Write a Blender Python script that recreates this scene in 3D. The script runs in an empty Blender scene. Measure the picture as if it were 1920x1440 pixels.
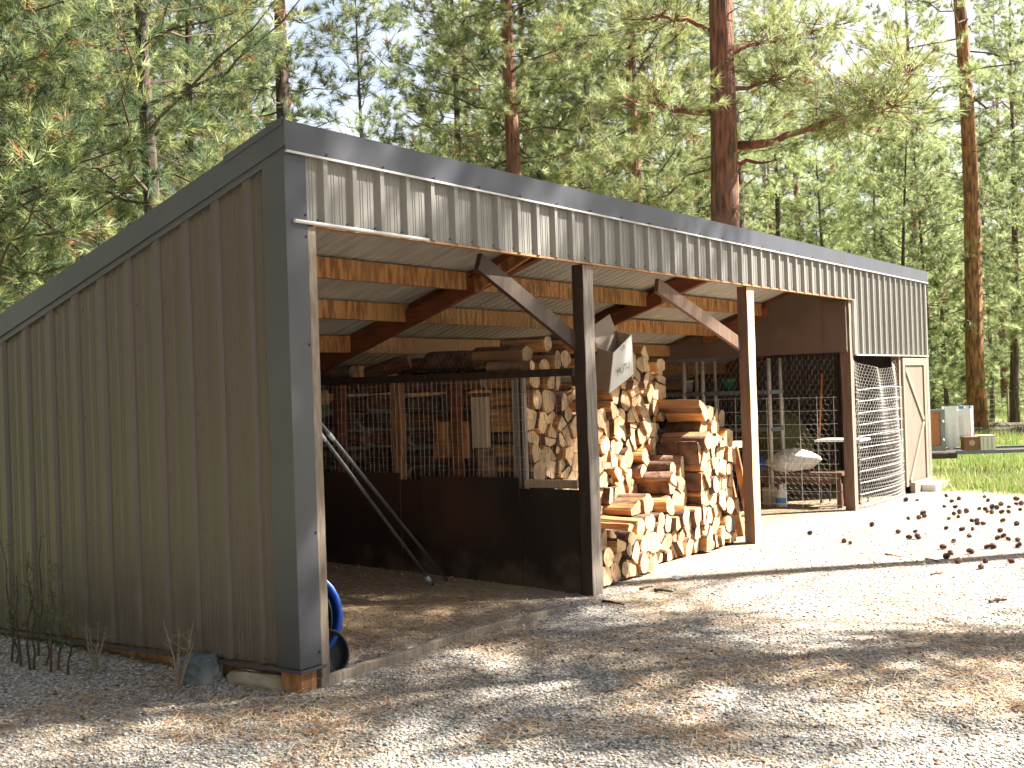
import bpy, math, random
import numpy as np
from mathutils import Vector, Matrix, noise as mnoise
from math import sin, cos, pi, radians
random.seed(7)
S = bpy.context.scene
COL = S.collection

# ------------------------------------------------------------------ camera
CAM = Vector((-4.829, -4.644, 1.62))
CR = Vector((0.552, -0.833, -0.0332)).normalized()
CF = Vector((0.834, 0.552, 0.0038)).normalized()
CU = CR.cross(CF).normalized()
CR = CF.cross(CU).normalized()
FPX = 2259.0
cd = bpy.data.cameras.new('camera'); co = bpy.data.objects.new('camera', cd); COL.objects.link(co)
cd.sensor_width = 36; cd.lens = 36 * FPX / 1920; cd.clip_start = 0.05; cd.clip_end = 2000
m = Matrix.Identity(4)
for i in range(3):
    m[i][0] = CR[i]; m[i][1] = CU[i]; m[i][2] = -CF[i]; m[i][3] = CAM[i]
co.matrix_world = m
cd.dof.use_dof = True; cd.dof.focus_distance = 9.0; cd.dof.aperture_fstop = 5.6
S.camera = co
# ------------------------------------------------------------------ world, sun, exposure
SUN_EL = radians(45)
SH = Vector((0.717, -0.697, 0)).normalized()          # horizontal direction towards the sun
SQ = Vector((0.697, 0.717, 0)).normalized()
SDIR = Vector((SH.x * cos(SUN_EL), SH.y * cos(SUN_EL), sin(SUN_EL)))
w = bpy.data.worlds.new("World"); S.world = w; w.use_nodes = True
nt = w.node_tree; nt.nodes.clear()
sky = nt.nodes.new('ShaderNodeTexSky'); sky.sky_type = 'NISHITA'; sky.sun_disc = False
sky.sun_elevation = SUN_EL; sky.sun_rotation = math.atan2(SH.x, SH.y)
sky.air_density = 1.0; sky.dust_density = 2.0; sky.ozone_density = 1.0
bg = nt.nodes.new('ShaderNodeBackground'); bg.inputs[1].default_value = 0.046
wo = nt.nodes.new('ShaderNodeOutputWorld')
# thin bright cloud veil over the blue
_tc = nt.nodes.new('ShaderNodeTexCoord'); _n = nt.nodes.new('ShaderNodeTexNoise'); _n.inputs['Scale'].default_value = 2.6; _n.inputs['Detail'].default_value = 6
_mr = nt.nodes.new('ShaderNodeMapRange'); _mr.inputs[1].default_value = .34; _mr.inputs[2].default_value = .54
_mx = nt.nodes.new('ShaderNodeMix'); _mx.data_type = 'RGBA'; _dp = nt.nodes.new('ShaderNodeVectorMath'); _dp.operation = 'DOT_PRODUCT'; _dp.inputs[1].default_value = (.83, .55, 0)
_m2 = nt.nodes.new('ShaderNodeMapRange'); _m2.inputs[1].default_value = .2; _m2.inputs[2].default_value = .8
_cc = nt.nodes.new('ShaderNodeMix'); _cc.data_type = 'RGBA'; _cc.inputs[6].default_value = (2.9, 3.0, 3.3, 1); _cc.inputs[7].default_value = (5.6, 5.7, 5.9, 1)
nt.links.new(_tc.outputs['Generated'], _dp.inputs[0]); nt.links.new(_dp.outputs['Value'], _m2.inputs[0]); nt.links.new(_m2.outputs[0], _cc.inputs[0]); nt.links.new(_cc.outputs[2], _mx.inputs[7])
nt.links.new(_tc.outputs['Generated'], _n.inputs['Vector']); nt.links.new(_n.outputs[0], _mr.inputs[0]); nt.links.new(_mr.outputs[0], _mx.inputs[0]); nt.links.new(sky.outputs[0], _mx.inputs[6])
nt.links.new(_mx.outputs[2], bg.inputs[0]); nt.links.new(bg.outputs[0], wo.inputs[0])
sl = bpy.data.lights.new('sun', 'SUN'); sl.energy = 5.0; sl.angle = radians(0.5); sl.color = (1.0, 0.94, 0.84)
so = bpy.data.objects.new('sun', sl); COL.objects.link(so)
so.rotation_euler = (-SDIR).to_track_quat('-Z', 'Y').to_euler()
S.view_settings.view_transform = 'Standard'; S.view_settings.look = 'None'
S.view_settings.exposure = 2.42; S.view_settings.gamma = 1.0
S.render.engine = 'CYCLES'
S.cycles.max_bounces = 7; S.cycles.diffuse_bounces = 4; S.cycles.glossy_bounces = 3
S.cycles.transmission_bounces = 3; S.cycles.transparent_max_bounces = 6
S.cycles.caustics_reflective = False; S.cycles.caustics_refractive = False
S.cycles.use_adaptive_sampling = True; S.cycles.adaptive_threshold = 0.015
S.cycles.sample_clamp_indirect = 6; S.cycles.time_limit = 1100

# ------------------------------------------------------------------ picking points from the survey of the place
def ray(px, py):
    return (CR * (px - 960) + CU * (720 - py) + CF * FPX).normalized()
def onp(px, py, ax, v):
    d = ray(px, py); return CAM + d * ((v - CAM[ax]) / d[ax])
def fwd(px, py, depth):
    d = ray(px, py); return CAM + d * (depth / d.dot(CF))
def proj(p):
    v = Vector(p) - CAM; z = v.dot(CF)
    return (960 + FPX * v.dot(CR) / z, 720 - FPX * v.dot(CU) / z, z)
def smooth(a, b, x):
    t = min(1, max(0, (x - a) / (b - a))); return t * t * (3 - 2 * t)
def gz(x, y):
    """height of the ground"""
    inside = smooth(0.0, 0.5, y) * smooth(-0.3, 0.1, x) * smooth(4.6, 3.4, x)
    z = inside * 0.047 * min(max(y, 0), 4.3)
    d = math.hypot(x + 4.8, y + 4.6)
    z += smooth(40, 95, d) * 3.2
    z += 0.012 * mnoise.noise(Vector((x * .7, y * .7, 0))) + 0.10 * mnoise.noise(Vector((x * .08, y * .08, 3))) * smooth(16, 30, d)
    return z
def gnd(px, py):
    p = onp(px, py, 2, 0)
    for _ in range(4): p = onp(px, py, 2, gz(p.x, p.y))
    return p

# ------------------------------------------------------------------ materials
def nodes(name):
    m = bpy.data.materials.new(name); m.use_nodes = True
    n = m.node_tree; b = n.nodes['Principled BSDF']
    return m, n, b
def noise_fac(n, scale, vec=(1, 1, 1), detail=4, rnd=False, lo=.35, hi=.65):
    tc = n.nodes.new('ShaderNodeTexCoord'); mp = n.nodes.new('ShaderNodeMapping')
    n.links.new(tc.outputs['Object'], mp.inputs[0]); mp.inputs['Scale'].default_value = vec
    src = mp.outputs[0]
    if rnd:
        oi = n.nodes.new('ShaderNodeObjectInfo'); a = n.nodes.new('ShaderNodeVectorMath'); a.operation = 'SCALE'
        c = n.nodes.new('ShaderNodeCombineXYZ')
        for i in range(3): n.links.new(oi.outputs['Random'], c.inputs[i])
        n.links.new(c.outputs[0], a.inputs[0]); a.inputs['Scale'].default_value = 37.0
        d = n.nodes.new('ShaderNodeVectorMath'); n.links.new(src, d.inputs[0]); n.links.new(a.outputs[0], d.inputs[1]); src = d.outputs[0]
    t = n.nodes.new('ShaderNodeTexNoise'); t.inputs['Scale'].default_value = scale; t.inputs['Detail'].default_value = detail
    n.links.new(src, t.inputs['Vector'])
    r = n.nodes.new('ShaderNodeMapRange'); r.inputs[1].default_value = lo; r.inputs[2].default_value = hi
    n.links.new(t.outputs[0], r.inputs[0])
    return r.outputs[0], t
def mixc(n, f, a, b):
    x = n.nodes.new('ShaderNodeMix'); x.data_type = 'RGBA'
    if hasattr(f, 'links'): n.links.new(f, x.inputs[0])
    else: x.inputs[0].default_value = f
    for k, v in ((6, a), (7, b)):
        if hasattr(v, 'links'): n.links.new(v, x.inputs[k])
        else: x.inputs[k].default_value = (*v, 1)
    return x.outputs[2]
def mat(name, c1, c2=None, scale=6, vec=(1, 1, 1), rough=.6, bump=0, bscale=None, spec=.5, metal=0, rnd=0, c3=None, coat=0, lo=.35, hi=.65, detail=4, bdist=.01):
    m, n, b = nodes(name)
    c2 = c2 or c1
    f, t = noise_fac(n, scale, vec, detail, rnd > 0, lo, hi)
    col = mixc(n, f, c1, c2)
    if c3:
        f2, _ = noise_fac(n, scale * .23, (1, 1, 1), 3, rnd > 0, .5, .68); col = mixc(n, f2, col, c3)
    if rnd > 0:
        oi = n.nodes.new('ShaderNodeObjectInfo'); h = n.nodes.new('ShaderNodeHueSaturation'); r = n.nodes.new('ShaderNodeMapRange')
        r.inputs[3].default_value = 1 - rnd; r.inputs[4].default_value = 1 + rnd
        n.links.new(oi.outputs['Random'], r.inputs[0]); n.links.new(r.outputs[0], h.inputs['Value']); n.links.new(col, h.inputs['Color']); col = h.outputs[0]
    n.links.new(col, b.inputs['Base Color'])
    b.inputs['Roughness'].default_value = rough; b.inputs['Specular IOR Level'].default_value = spec; b.inputs['Metallic'].default_value = metal
    if coat: b.inputs['Coat Weight'].default_value = coat; b.inputs['Coat Roughness'].default_value = .22; b.inputs['Coat IOR'].default_value = 1.7
    if bump:
        f3, t3 = noise_fac(n, bscale or scale, vec, 5, rnd > 0, 0, 1)
        bp = n.nodes.new('ShaderNodeBump'); bp.inputs['Strength'].default_value = bump; bp.inputs['Distance'].default_value = bdist
        n.links.new(f3, bp.inputs['Height']); n.links.new(bp.outputs[0], b.inputs['Normal'])
    return m
K = {}
K['siding'] = mat('taupe painted steel', (.088, .070, .061), (.099, .079, .069), 1.3, (1, 1, .5), .33, .10, 1.2, .4, bdist=.01, lo=.2, hi=.8, c3=(.080, .067, .060))  # same paint as the front, with the gable's shade put into the colour
K['frontsiding'] = mat('light taupe painted steel', (.205, .195, .178), (.225, .213, .195), 1.3, (1, 1, .5), .33, .08, 1.2, .5, bdist=.008, lo=.2, hi=.8, c3=(.188, .178, .163))  # same paint as the gable, lightened to carry the light on the front
def add_dirt(m, z0, z1, colr, amt):
    n = m.node_tree; b = n.nodes['Principled BSDF']; src = b.inputs['Base Color'].links[0].from_socket
    tc = n.nodes.new('ShaderNodeTexCoord'); sp = n.nodes.new('ShaderNodeSeparateXYZ'); n.links.new(tc.outputs['Object'], sp.inputs[0])
    t = n.nodes.new('ShaderNodeTexNoise'); t.inputs['Scale'].default_value = 5; t.inputs['Detail'].default_value = 8; n.links.new(tc.outputs['Object'], t.inputs['Vector'])
    a = n.nodes.new('ShaderNodeMath'); a.operation = 'MULTIPLY_ADD'; a.inputs[1].default_value = .9; n.links.new(t.outputs[0], a.inputs[0]); n.links.new(sp.outputs[2], a.inputs[2])
    r_ = n.nodes.new('ShaderNodeMapRange'); r_.inputs[1].default_value = z1 + .45; r_.inputs[2].default_value = z0 + .45; r_.inputs[4].default_value = amt; n.links.new(a.outputs[0], r_.inputs[0])
    c = mixc(n, r_.outputs[0], src, colr); n.links.new(c, b.inputs['Base Color'])
add_dirt(K['siding'], .1, .55, (.17, .14, .11), .45)
K['trim'] = mat('charcoal painted steel', (.056, .058, .070), (.068, .070, .083), 2, (1, 1, 1), .34, .08, 2.5, .45, bdist=.003)
K['drip'] = mat('pale folded steel edge', (.55, .55, .53), (.48, .48, .46), 8, rough=.35)
K['ceil'] = mat('cream steel roof underside', (.44, .42, .38), (.33, .315, .28), 2.2, (3, 1, 1), .5)
K['roof'] = mat('grey steel roof', (.2, .2, .2), (.16, .16, .16), 2, rough=.45)
K['screw'] = mat('dark screw head', (.03, .03, .032), rough=.4)
K['purlin'] = mat('orange stained lumber', (.46, .22, .08), (.19, .075, .025), 5, (5, 2, .9), .6, .3, c3=(.33, .17, .06), lo=.42, hi=.6)
K['rafter'] = mat('red brown lumber', (.20, .062, .022), (.11, .032, .013), 5, (2, .8, 6), .6, .3)
K['header'] = mat('orange header board', (.42, .22, .1), (.3, .14, .06), 6, (.6, 4, 4), .6, .2)
K['stain'] = mat('dark brown stained wood', (.055, .031, .02), (.035, .019, .013), 5, (4, 4, .5), .65, .35, 8)
K['ply'] = mat('dark brown plywood', (.034, .022, .016), (.020, .014, .011), 3, (1, 1, .4), .55, .3, c3=(.075, .036, .022), lo=.4, hi=.6)
add_dirt(K['ply'], .0, .28, (.16, .11, .075), .6)
K['postc'] = mat('brown stained post', (.15, .085, .055), (.10, .053, .035), 5, (5, 5, .5), .6, .35)
K['weather'] = mat('weathered grey timber', (.30, .26, .22), (.15, .125, .105), 6, (9, 9, .45), .75, .7, 9, lo=.3, hi=.62, bdist=.02)
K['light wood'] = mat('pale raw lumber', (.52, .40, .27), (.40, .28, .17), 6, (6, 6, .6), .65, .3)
K['cornerwood'] = mat('grey tan post', (.27, .22, .17), (.17, .135, .10), 8, (6, 6, 1), .75, .4)
K['block'] = mat('orange raw timber block', (.46, .23, .10), (.22, .09, .04), 5, (5, 5, .8), .7, .4)
K['tri'] = mat('brown painted plywood wall', (.115, .072, .05), (.09, .056, .04), 4, (1, 1, 1), .7, .1)
K['door'] = mat('tan brown painted plywood', (.20, .155, .125), (.165, .128, .103), 3, (3, 3, .5), .6, .15)
K['doorframe'] = mat('tan painted board', (.27, .21, .165), (.22, .172, .135), 4, (3, 3, .5), .6, .1)
K['wire'] = mat('galvanised wire', (.42, .42, .40), (.34, .34, .32), 30, rough=.4, metal=.3)
K['panelwire'] = mat('galvanised welded rod', (.62, .60, .56), (.5, .49, .46), 30, rough=.4, metal=.2)
K['darkwire'] = mat('dull rusty wire', (.12, .10, .085), (.2, .17, .14), 30, rough=.6)
K['conduit'] = mat('grey steel conduit', (.22, .23, .25), (.17, .18, .2), 5, rough=.35, metal=.7)
K['blue'] = mat('blue plastic', (.02, .10, .55), (.015, .08, .45), 4, rough=.4)
K['rubber'] = mat('black rubber', (.012, .012, .013), (.02, .02, .02), 6, rough=.6)
K['card'] = mat('tan cardboard', (.50, .40, .30), (.44, .35, .26), 5, rough=.8)
K['cardwhite'] = mat('white faced cardboard', (.66, .64, .61), (.58, .55, .51), 4, rough=.75)
K['ink'] = mat('black printing ink', (.05, .04, .04), rough=.7)
K['bag'] = mat('white woven plastic bag', (.78, .77, .74), (.6, .59, .56), 7, rough=.6, bump=.5, bscale=9, bdist=.03)
K['whiteplastic'] = mat('white plastic', (.75, .75, .72), (.68, .68, .64), 6, rough=.45)
K['beigeplastic'] = mat('beige plastic', (.52, .45, .33), (.46, .40, .3), 6, rough=.5)
K['olive'] = mat('olive canvas', (.10, .105, .035), (.06, .065, .022), 5, rough=.85, bump=.5, bdist=.03)
K['brownrim'] = mat('brown leather edge', (.10, .05, .03), rough=.6)
K['greyboard'] = mat('grey board', (.12, .135, .15), (.09, .1, .11), 5, (1, 6, 1), .6)
K['whitepole'] = mat('off white painted pole', (.60, .57, .48), (.5, .47, .4), 6, rough=.5)
K['orangewood'] = mat('orange varnished handle', (.55, .2, .04), (.45, .15, .03), 6, rough=.4)
K['rockblue'] = mat('blue grey rock', (.13, .16, .18), (.05, .06, .065), 9, rough=.8, bump=.9, bscale=14, c3=(.32, .33, .30), bdist=.02)
K['rocktan'] = mat('tan flat rock', (.36, .30, .23), (.25, .21, .16), 9, rough=.85, bump=.8, bscale=14, bdist=.02)
K['plyred'] = mat('red brown plywood panel', (.50, .20, .085), (.42, .16, .065), 5, (1, 1, 5), .6)
K['greyframe'] = mat('grey green metal frame', (.26, .29, .27), (.2, .23, .22), 5, rough=.5)
K['tarp'] = mat('white tarp', (.82, .83, .84), (.76, .77, .79), 2, rough=.5, bump=.6, bscale=5, bdist=.05)
K['tarpblue'] = mat('blue tarp band', (.10, .28, .62), rough=.5)
K['bluesteel'] = mat('blue grey painted steel', (.17, .21, .24), (.12, .15, .175), 4, rough=.5)
K['darksteel'] = mat('dark rusty steel', (.06, .04, .03), (.035, .025, .02), 6, rough=.6)
K['boxbrown'] = mat('brown carton', (.24, .11, .07), (.2, .09, .06), 5, rough=.7)
K['conebody'] = mat('pine cone core', (.05, .022, .014), rough=.8)
K['conescale'] = mat('pine cone scales', (.21, .105, .065), (.10, .045, .028), 30, rough=.7, rnd=.35)
K['bark'] = mat('red brown pine bark', (.30, .115, .065), (.075, .034, .024), 7, (2.4, 2.4, .35), .85, 1.0, 7, c3=(.20, .10, .07), lo=.36, hi=.6, bdist=.05, rnd=.12)
K['barkgrey'] = mat('grey brown pine bark', (.125, .085, .062), (.035, .024, .019), 7, (2.4, 2.4, .4), .85, 1.0, 7, lo=.36, hi=.6, bdist=.05, rnd=.25)
K['barklit'] = mat('orange scaly pine bark', (.38, .17, .075), (.10, .045, .025), 7, (2.6, 2.6, .5), .85, 1.0, 7, lo=.38, hi=.6, bdist=.05)  # brighter and more orange than the other barks
K['twig'] = mat('dark thin branches', (.11, .075, .05), (.06, .04, .028), 7, rough=.85)
K['redlimb'] = mat('red brown limb bark', (.27, .095, .05), (.10, .04, .026), 12, rough=.85, bump=.8, bdist=.02)
def foliage(name, c1, c2, trans=.5):
    m, n, b = nodes(name)
    f, t = noise_fac(n, 1.1, (1, 1, 1), 3, True, .3, .7)
    col = mixc(n, f, c1, c2)
    oi = n.nodes.new('ShaderNodeObjectInfo'); h = n.nodes.new('ShaderNodeHueSaturation'); r = n.nodes.new('ShaderNodeMapRange')
    r.inputs[3].default_value = .75; r.inputs[4].default_value = 1.25
    n.links.new(oi.outputs['Random'], r.inputs[0]); n.links.new(r.outputs[0], h.inputs['Value']); n.links.new(col, h.inputs['Color']); col = h.outputs[0]
    n.links.new(col, b.inputs['Base Color']); b.inputs['Roughness'].default_value = .5; b.inputs['Specular IOR Level'].default_value = .35
    tr = n.nodes.new('ShaderNodeBsdfTranslucent'); n.links.new(col, tr.inputs[0])
    mx = n.nodes.new('ShaderNodeMixShader'); mx.inputs[0].default_value = trans
    out = [x for x in n.nodes if x.type == 'OUTPUT_MATERIAL'][0]
    n.links.new(b.outputs[0], mx.inputs[1]); n.links.new(tr.outputs[0], mx.inputs[2]); n.links.new(mx.outputs[0], out.inputs[0])
    return m
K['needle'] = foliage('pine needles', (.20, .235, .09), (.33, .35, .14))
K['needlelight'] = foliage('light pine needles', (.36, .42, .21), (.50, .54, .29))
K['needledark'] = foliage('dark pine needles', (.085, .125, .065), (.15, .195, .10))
K['needlefar'] = foliage('far pine needles', (.31, .37, .17), (.47, .53, .26))  # haze and sun of the distance put into a paler colour
K['lichen'] = mat('yellow lichen twig', (.42, .33, .06), (.25, .17, .05), 8, rough=.8)
K['brownneedle'] = mat('dead brown needles', (.36, .19, .08), (.26, .13, .055), 8, rough=.8)
K['grass'] = foliage('meadow grass', (.17, .27, .055), (.28, .34, .10), .35)
K['grassdry'] = foliage('dry grass', (.42, .38, .20), (.33, .30, .15), .3)
K['leafgreen'] = foliage('small shrub leaves', (.12, .2, .04), (.18, .26, .06), .35)
K['sboth'] = [mat('blue grey pebble', (.31, .325, .335), (.23, .245, .26), 20, rough=.8), mat('tan pebble', (.50, .43, .34), (.40, .34, .26), 20, rough=.8),
              mat('pale pebble', (.62, .60, .55), (.52, .5, .46), 20, rough=.75), mat('dark pebble', (.09, .085, .08), (.13, .115, .10), 20, rough=.8), mat('brown bark crumb', (.20, .10, .05), (.12, .06, .03), 20, rough=.9)]
# logs
def logend():
    m, n, b = nodes('sawn log end')
    tc = n.nodes.new('ShaderNodeTexCoord'); oi = n.nodes.new('ShaderNodeObjectInfo')
    sp = n.nodes.new('ShaderNodeSeparateXYZ'); n.links.new(tc.outputs['Object'], sp.inputs[0])
    cb = n.nodes.new('ShaderNodeCombineXYZ'); n.links.new(sp.outputs[0], cb.inputs[0]); n.links.new(sp.outputs[2], cb.inputs[1])
    wv = n.nodes.new('ShaderNodeTexWave'); wv.wave_type = 'RINGS'; wv.rings_direction = 'Z'; wv.inputs['Scale'].default_value = 22; wv.inputs['Distortion'].default_value = 3
    wv.inputs['Detail'].default_value = 3
    n.links.new(cb.outputs[0], wv.inputs['Vector'])
    c = mixc(n, wv.outputs['Fac'], (.50, .30, .14), (.74, .53, .30))
    f, t = noise_fac(n, 7, (1, 1, 1), 5, True, .47, .62); c = mixc(n, f, c, (.38, .27, .18))
    f, t = noise_fac(n, 30, (2.6, 1, .4), 4, True, .57, .64); c = mixc(n, f, c, (.20, .12, .07))
    h = n.nodes.new('ShaderNodeHueSaturation'); r = n.nodes.new('ShaderNodeMapRange')
    r.inputs[3].default_value = .6; r.inputs[4].default_value = 1.2
    n.links.new(oi.outputs['Random'], r.inputs[0]); n.links.new(r.outputs[0], h.inputs['Value']); n.links.new(c, h.inputs['Color'])
    n.links.new(h.outputs[0], b.inputs['Base Color']); b.inputs['Roughness'].default_value = .75
    bp = n.nodes.new('ShaderNodeBump'); bp.inputs['Strength'].default_value = .5; bp.inputs['Distance'].default_value = .01
    n.links.new(t.outputs[0], bp.inputs['Height']); n.links.new(bp.outputs[0], b.inputs['Normal'])
    return m
K['logend'] = logend()
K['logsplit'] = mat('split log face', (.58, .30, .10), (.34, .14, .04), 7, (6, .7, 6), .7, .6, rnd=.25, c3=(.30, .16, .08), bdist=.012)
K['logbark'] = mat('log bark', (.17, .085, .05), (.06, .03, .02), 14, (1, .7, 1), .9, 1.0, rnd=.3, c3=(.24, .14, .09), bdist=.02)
K['logsplitold'] = mat('dark aged split log face', (.24, .11, .045), (.13, .05, .02), 7, (6, .7, 6), .75, .6, rnd=.3, c3=(.10, .05, .03), bdist=.012)  # darker copy of the split face: shade inside the bay put into the colour
K['logendold'] = mat('greyed log end', (.30, .20, .13), (.18, .11, .07), 18, (1, 1, 1), .8, .6, rnd=.3)  # log end darkened the same way for the shade inside
LOGSHADE = [K['logbark'], K['logsplitold'], K['logendold']]
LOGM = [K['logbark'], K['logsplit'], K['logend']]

def ground_material():
    m, n, b = nodes('gravel, litter and grass ground')
    L = n.links
    tc = n.nodes.new('ShaderNodeTexCoord')
    def vor(scale):
        v = n.nodes.new('ShaderNodeTexVoronoi'); v.inputs['Scale'].default_value = scale; L.new(tc.outputs['Object'], v.inputs['Vector']); return v
    v1 = vor(46); v2 = vor(95)
    def ramp(src, stops):
        r = n.nodes.new('ShaderNodeValToRGB'); e = r.color_ramp.elements
        e[0].position = stops[0][0]; e[0].color = (*stops[0][1], 1); e[1].position = stops[-1][0]; e[1].color = (*stops[-1][1], 1)
        for p, c in stops[1:-1]: x = e.new(p); x.color = (*c, 1)
        L.new(src, r.inputs[0]); return r.outputs[0]
    s1 = n.nodes.new('ShaderNodeSeparateColor'); L.new(v1.outputs['Color'], s1.inputs[0])
    s2 = n.nodes.new('ShaderNodeSeparateColor'); L.new(v2.outputs['Color'], s2.inputs[0])
    st = [(0, (.17, .18, .19)), (.25, (.29, .30, .31)), (.5, (.40, .37, .335)), (.72, (.50, .44, .36)), (.9, (.64, .60, .54)), (1, (.7, .68, .64))]
    c1 = ramp(s1.outputs[0], st); c2 = ramp(s2.outputs[0], st)
    f, t = noise_fac(n, 14, (1, 1, 1), 3, False, .42, .58)
    c = mixc(n, f, c1, c2)
    # gaps between the stones
    e = n.nodes.new('ShaderNodeMapRange'); e.inputs[1].default_value = .35; e.inputs[2].default_value = .75; L.new(v1.outputs['Distance'], e.inputs[0])
    c = mixc(n, e.outputs[0], c, (.16, .13, .105))
    # litter of straw coloured needles
    fl, t = noise_fac(n, .9, (1, 1, 1), 5, False, .47, .62)
    ff, t2 = noise_fac(n, 60, (1, .22, 1), 3, False, .35, .6)
    lit = mixc(n, ff, (.20, .12, .065), (.46, .33, .19))
    sp = n.nodes.new('ShaderNodeSeparateXYZ'); L.new(tc.outputs['Object'], sp.inputs[0])
    def math_(op, a, bb=None, cc=None):
        x = n.nodes.new('ShaderNodeMath'); x.operation = op
        for i, v in enumerate((a, bb, cc)):
            if v is None: continue
            if hasattr(v, 'links'): L.new(v, x.inputs[i])
            else: x.inputs[i].default_value = v
        return x.outputs[0]
    def mr(src, a, bb):
        r = n.nodes.new('ShaderNodeMapRange'); r.interpolation_type = 'SMOOTHSTEP'; r.inputs[1].default_value = a; r.inputs[2].default_value = bb; L.new(src, r.inputs[0]); return r.outputs[0]
    wob, _ = noise_fac(n, .8, (1, 1, 1), 4, False, 0, 1)
    yy = math_('ADD', sp.outputs[1], math_('MULTIPLY', wob, .7))
    indoor = mr(yy, .2, 1.0)
    indoor = math_('MULTIPLY', indoor, mr(sp.outputs[0], -.1, .15))
    c = mixc(n, math_('MULTIPLY', math_('MAXIMUM', math_('MULTIPLY', fl, .5), math_('MULTIPLY', indoor, .85)), 1.0), c, lit)
    # meadow beyond the yard
    gm = math_('SUBTRACT', sp.outputs[0], math_('MULTIPLY', sp.outputs[1], .33))
    gm = math_('ADD', gm, math_('MULTIPLY', wob, 1.6))
    g = mr(gm, 12.9, 13.7)
    back = mr(yy, 4.2, 5.5)
    g = math_('MAXIMUM', g, back)
    fg, _ = noise_fac(n, .35, (1, 1, 1), 6, False, .4, .62)
    fg2, _ = noise_fac(n, 9, (1, 1, 1), 4, False, .35, .65)
    gc = mixc(n, fg, (.20, .26, .08), (.36, .31, .19)); gc = mixc(n, fg2, gc, (.14, .17, .06))
    c = mixc(n, g, c, gc)
    L.new(c, b.inputs['Base Color']); b.inputs['Roughness'].default_value = .9; b.inputs['Specular IOR Level'].default_value = .25
    hgt = math_('ADD', math_('MULTIPLY', v1.outputs['Distance'], -1.0), math_('MULTIPLY', v2.outputs['Distance'], -.5))
    bp = n.nodes.new('ShaderNodeBump'); bp.inputs['Strength'].default_value = .9; bp.inputs['Distance'].default_value = .014
    L.new(hgt, bp.inputs['Height']); L.new(bp.outputs[0], b.inputs['Normal'])
    return m

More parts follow.
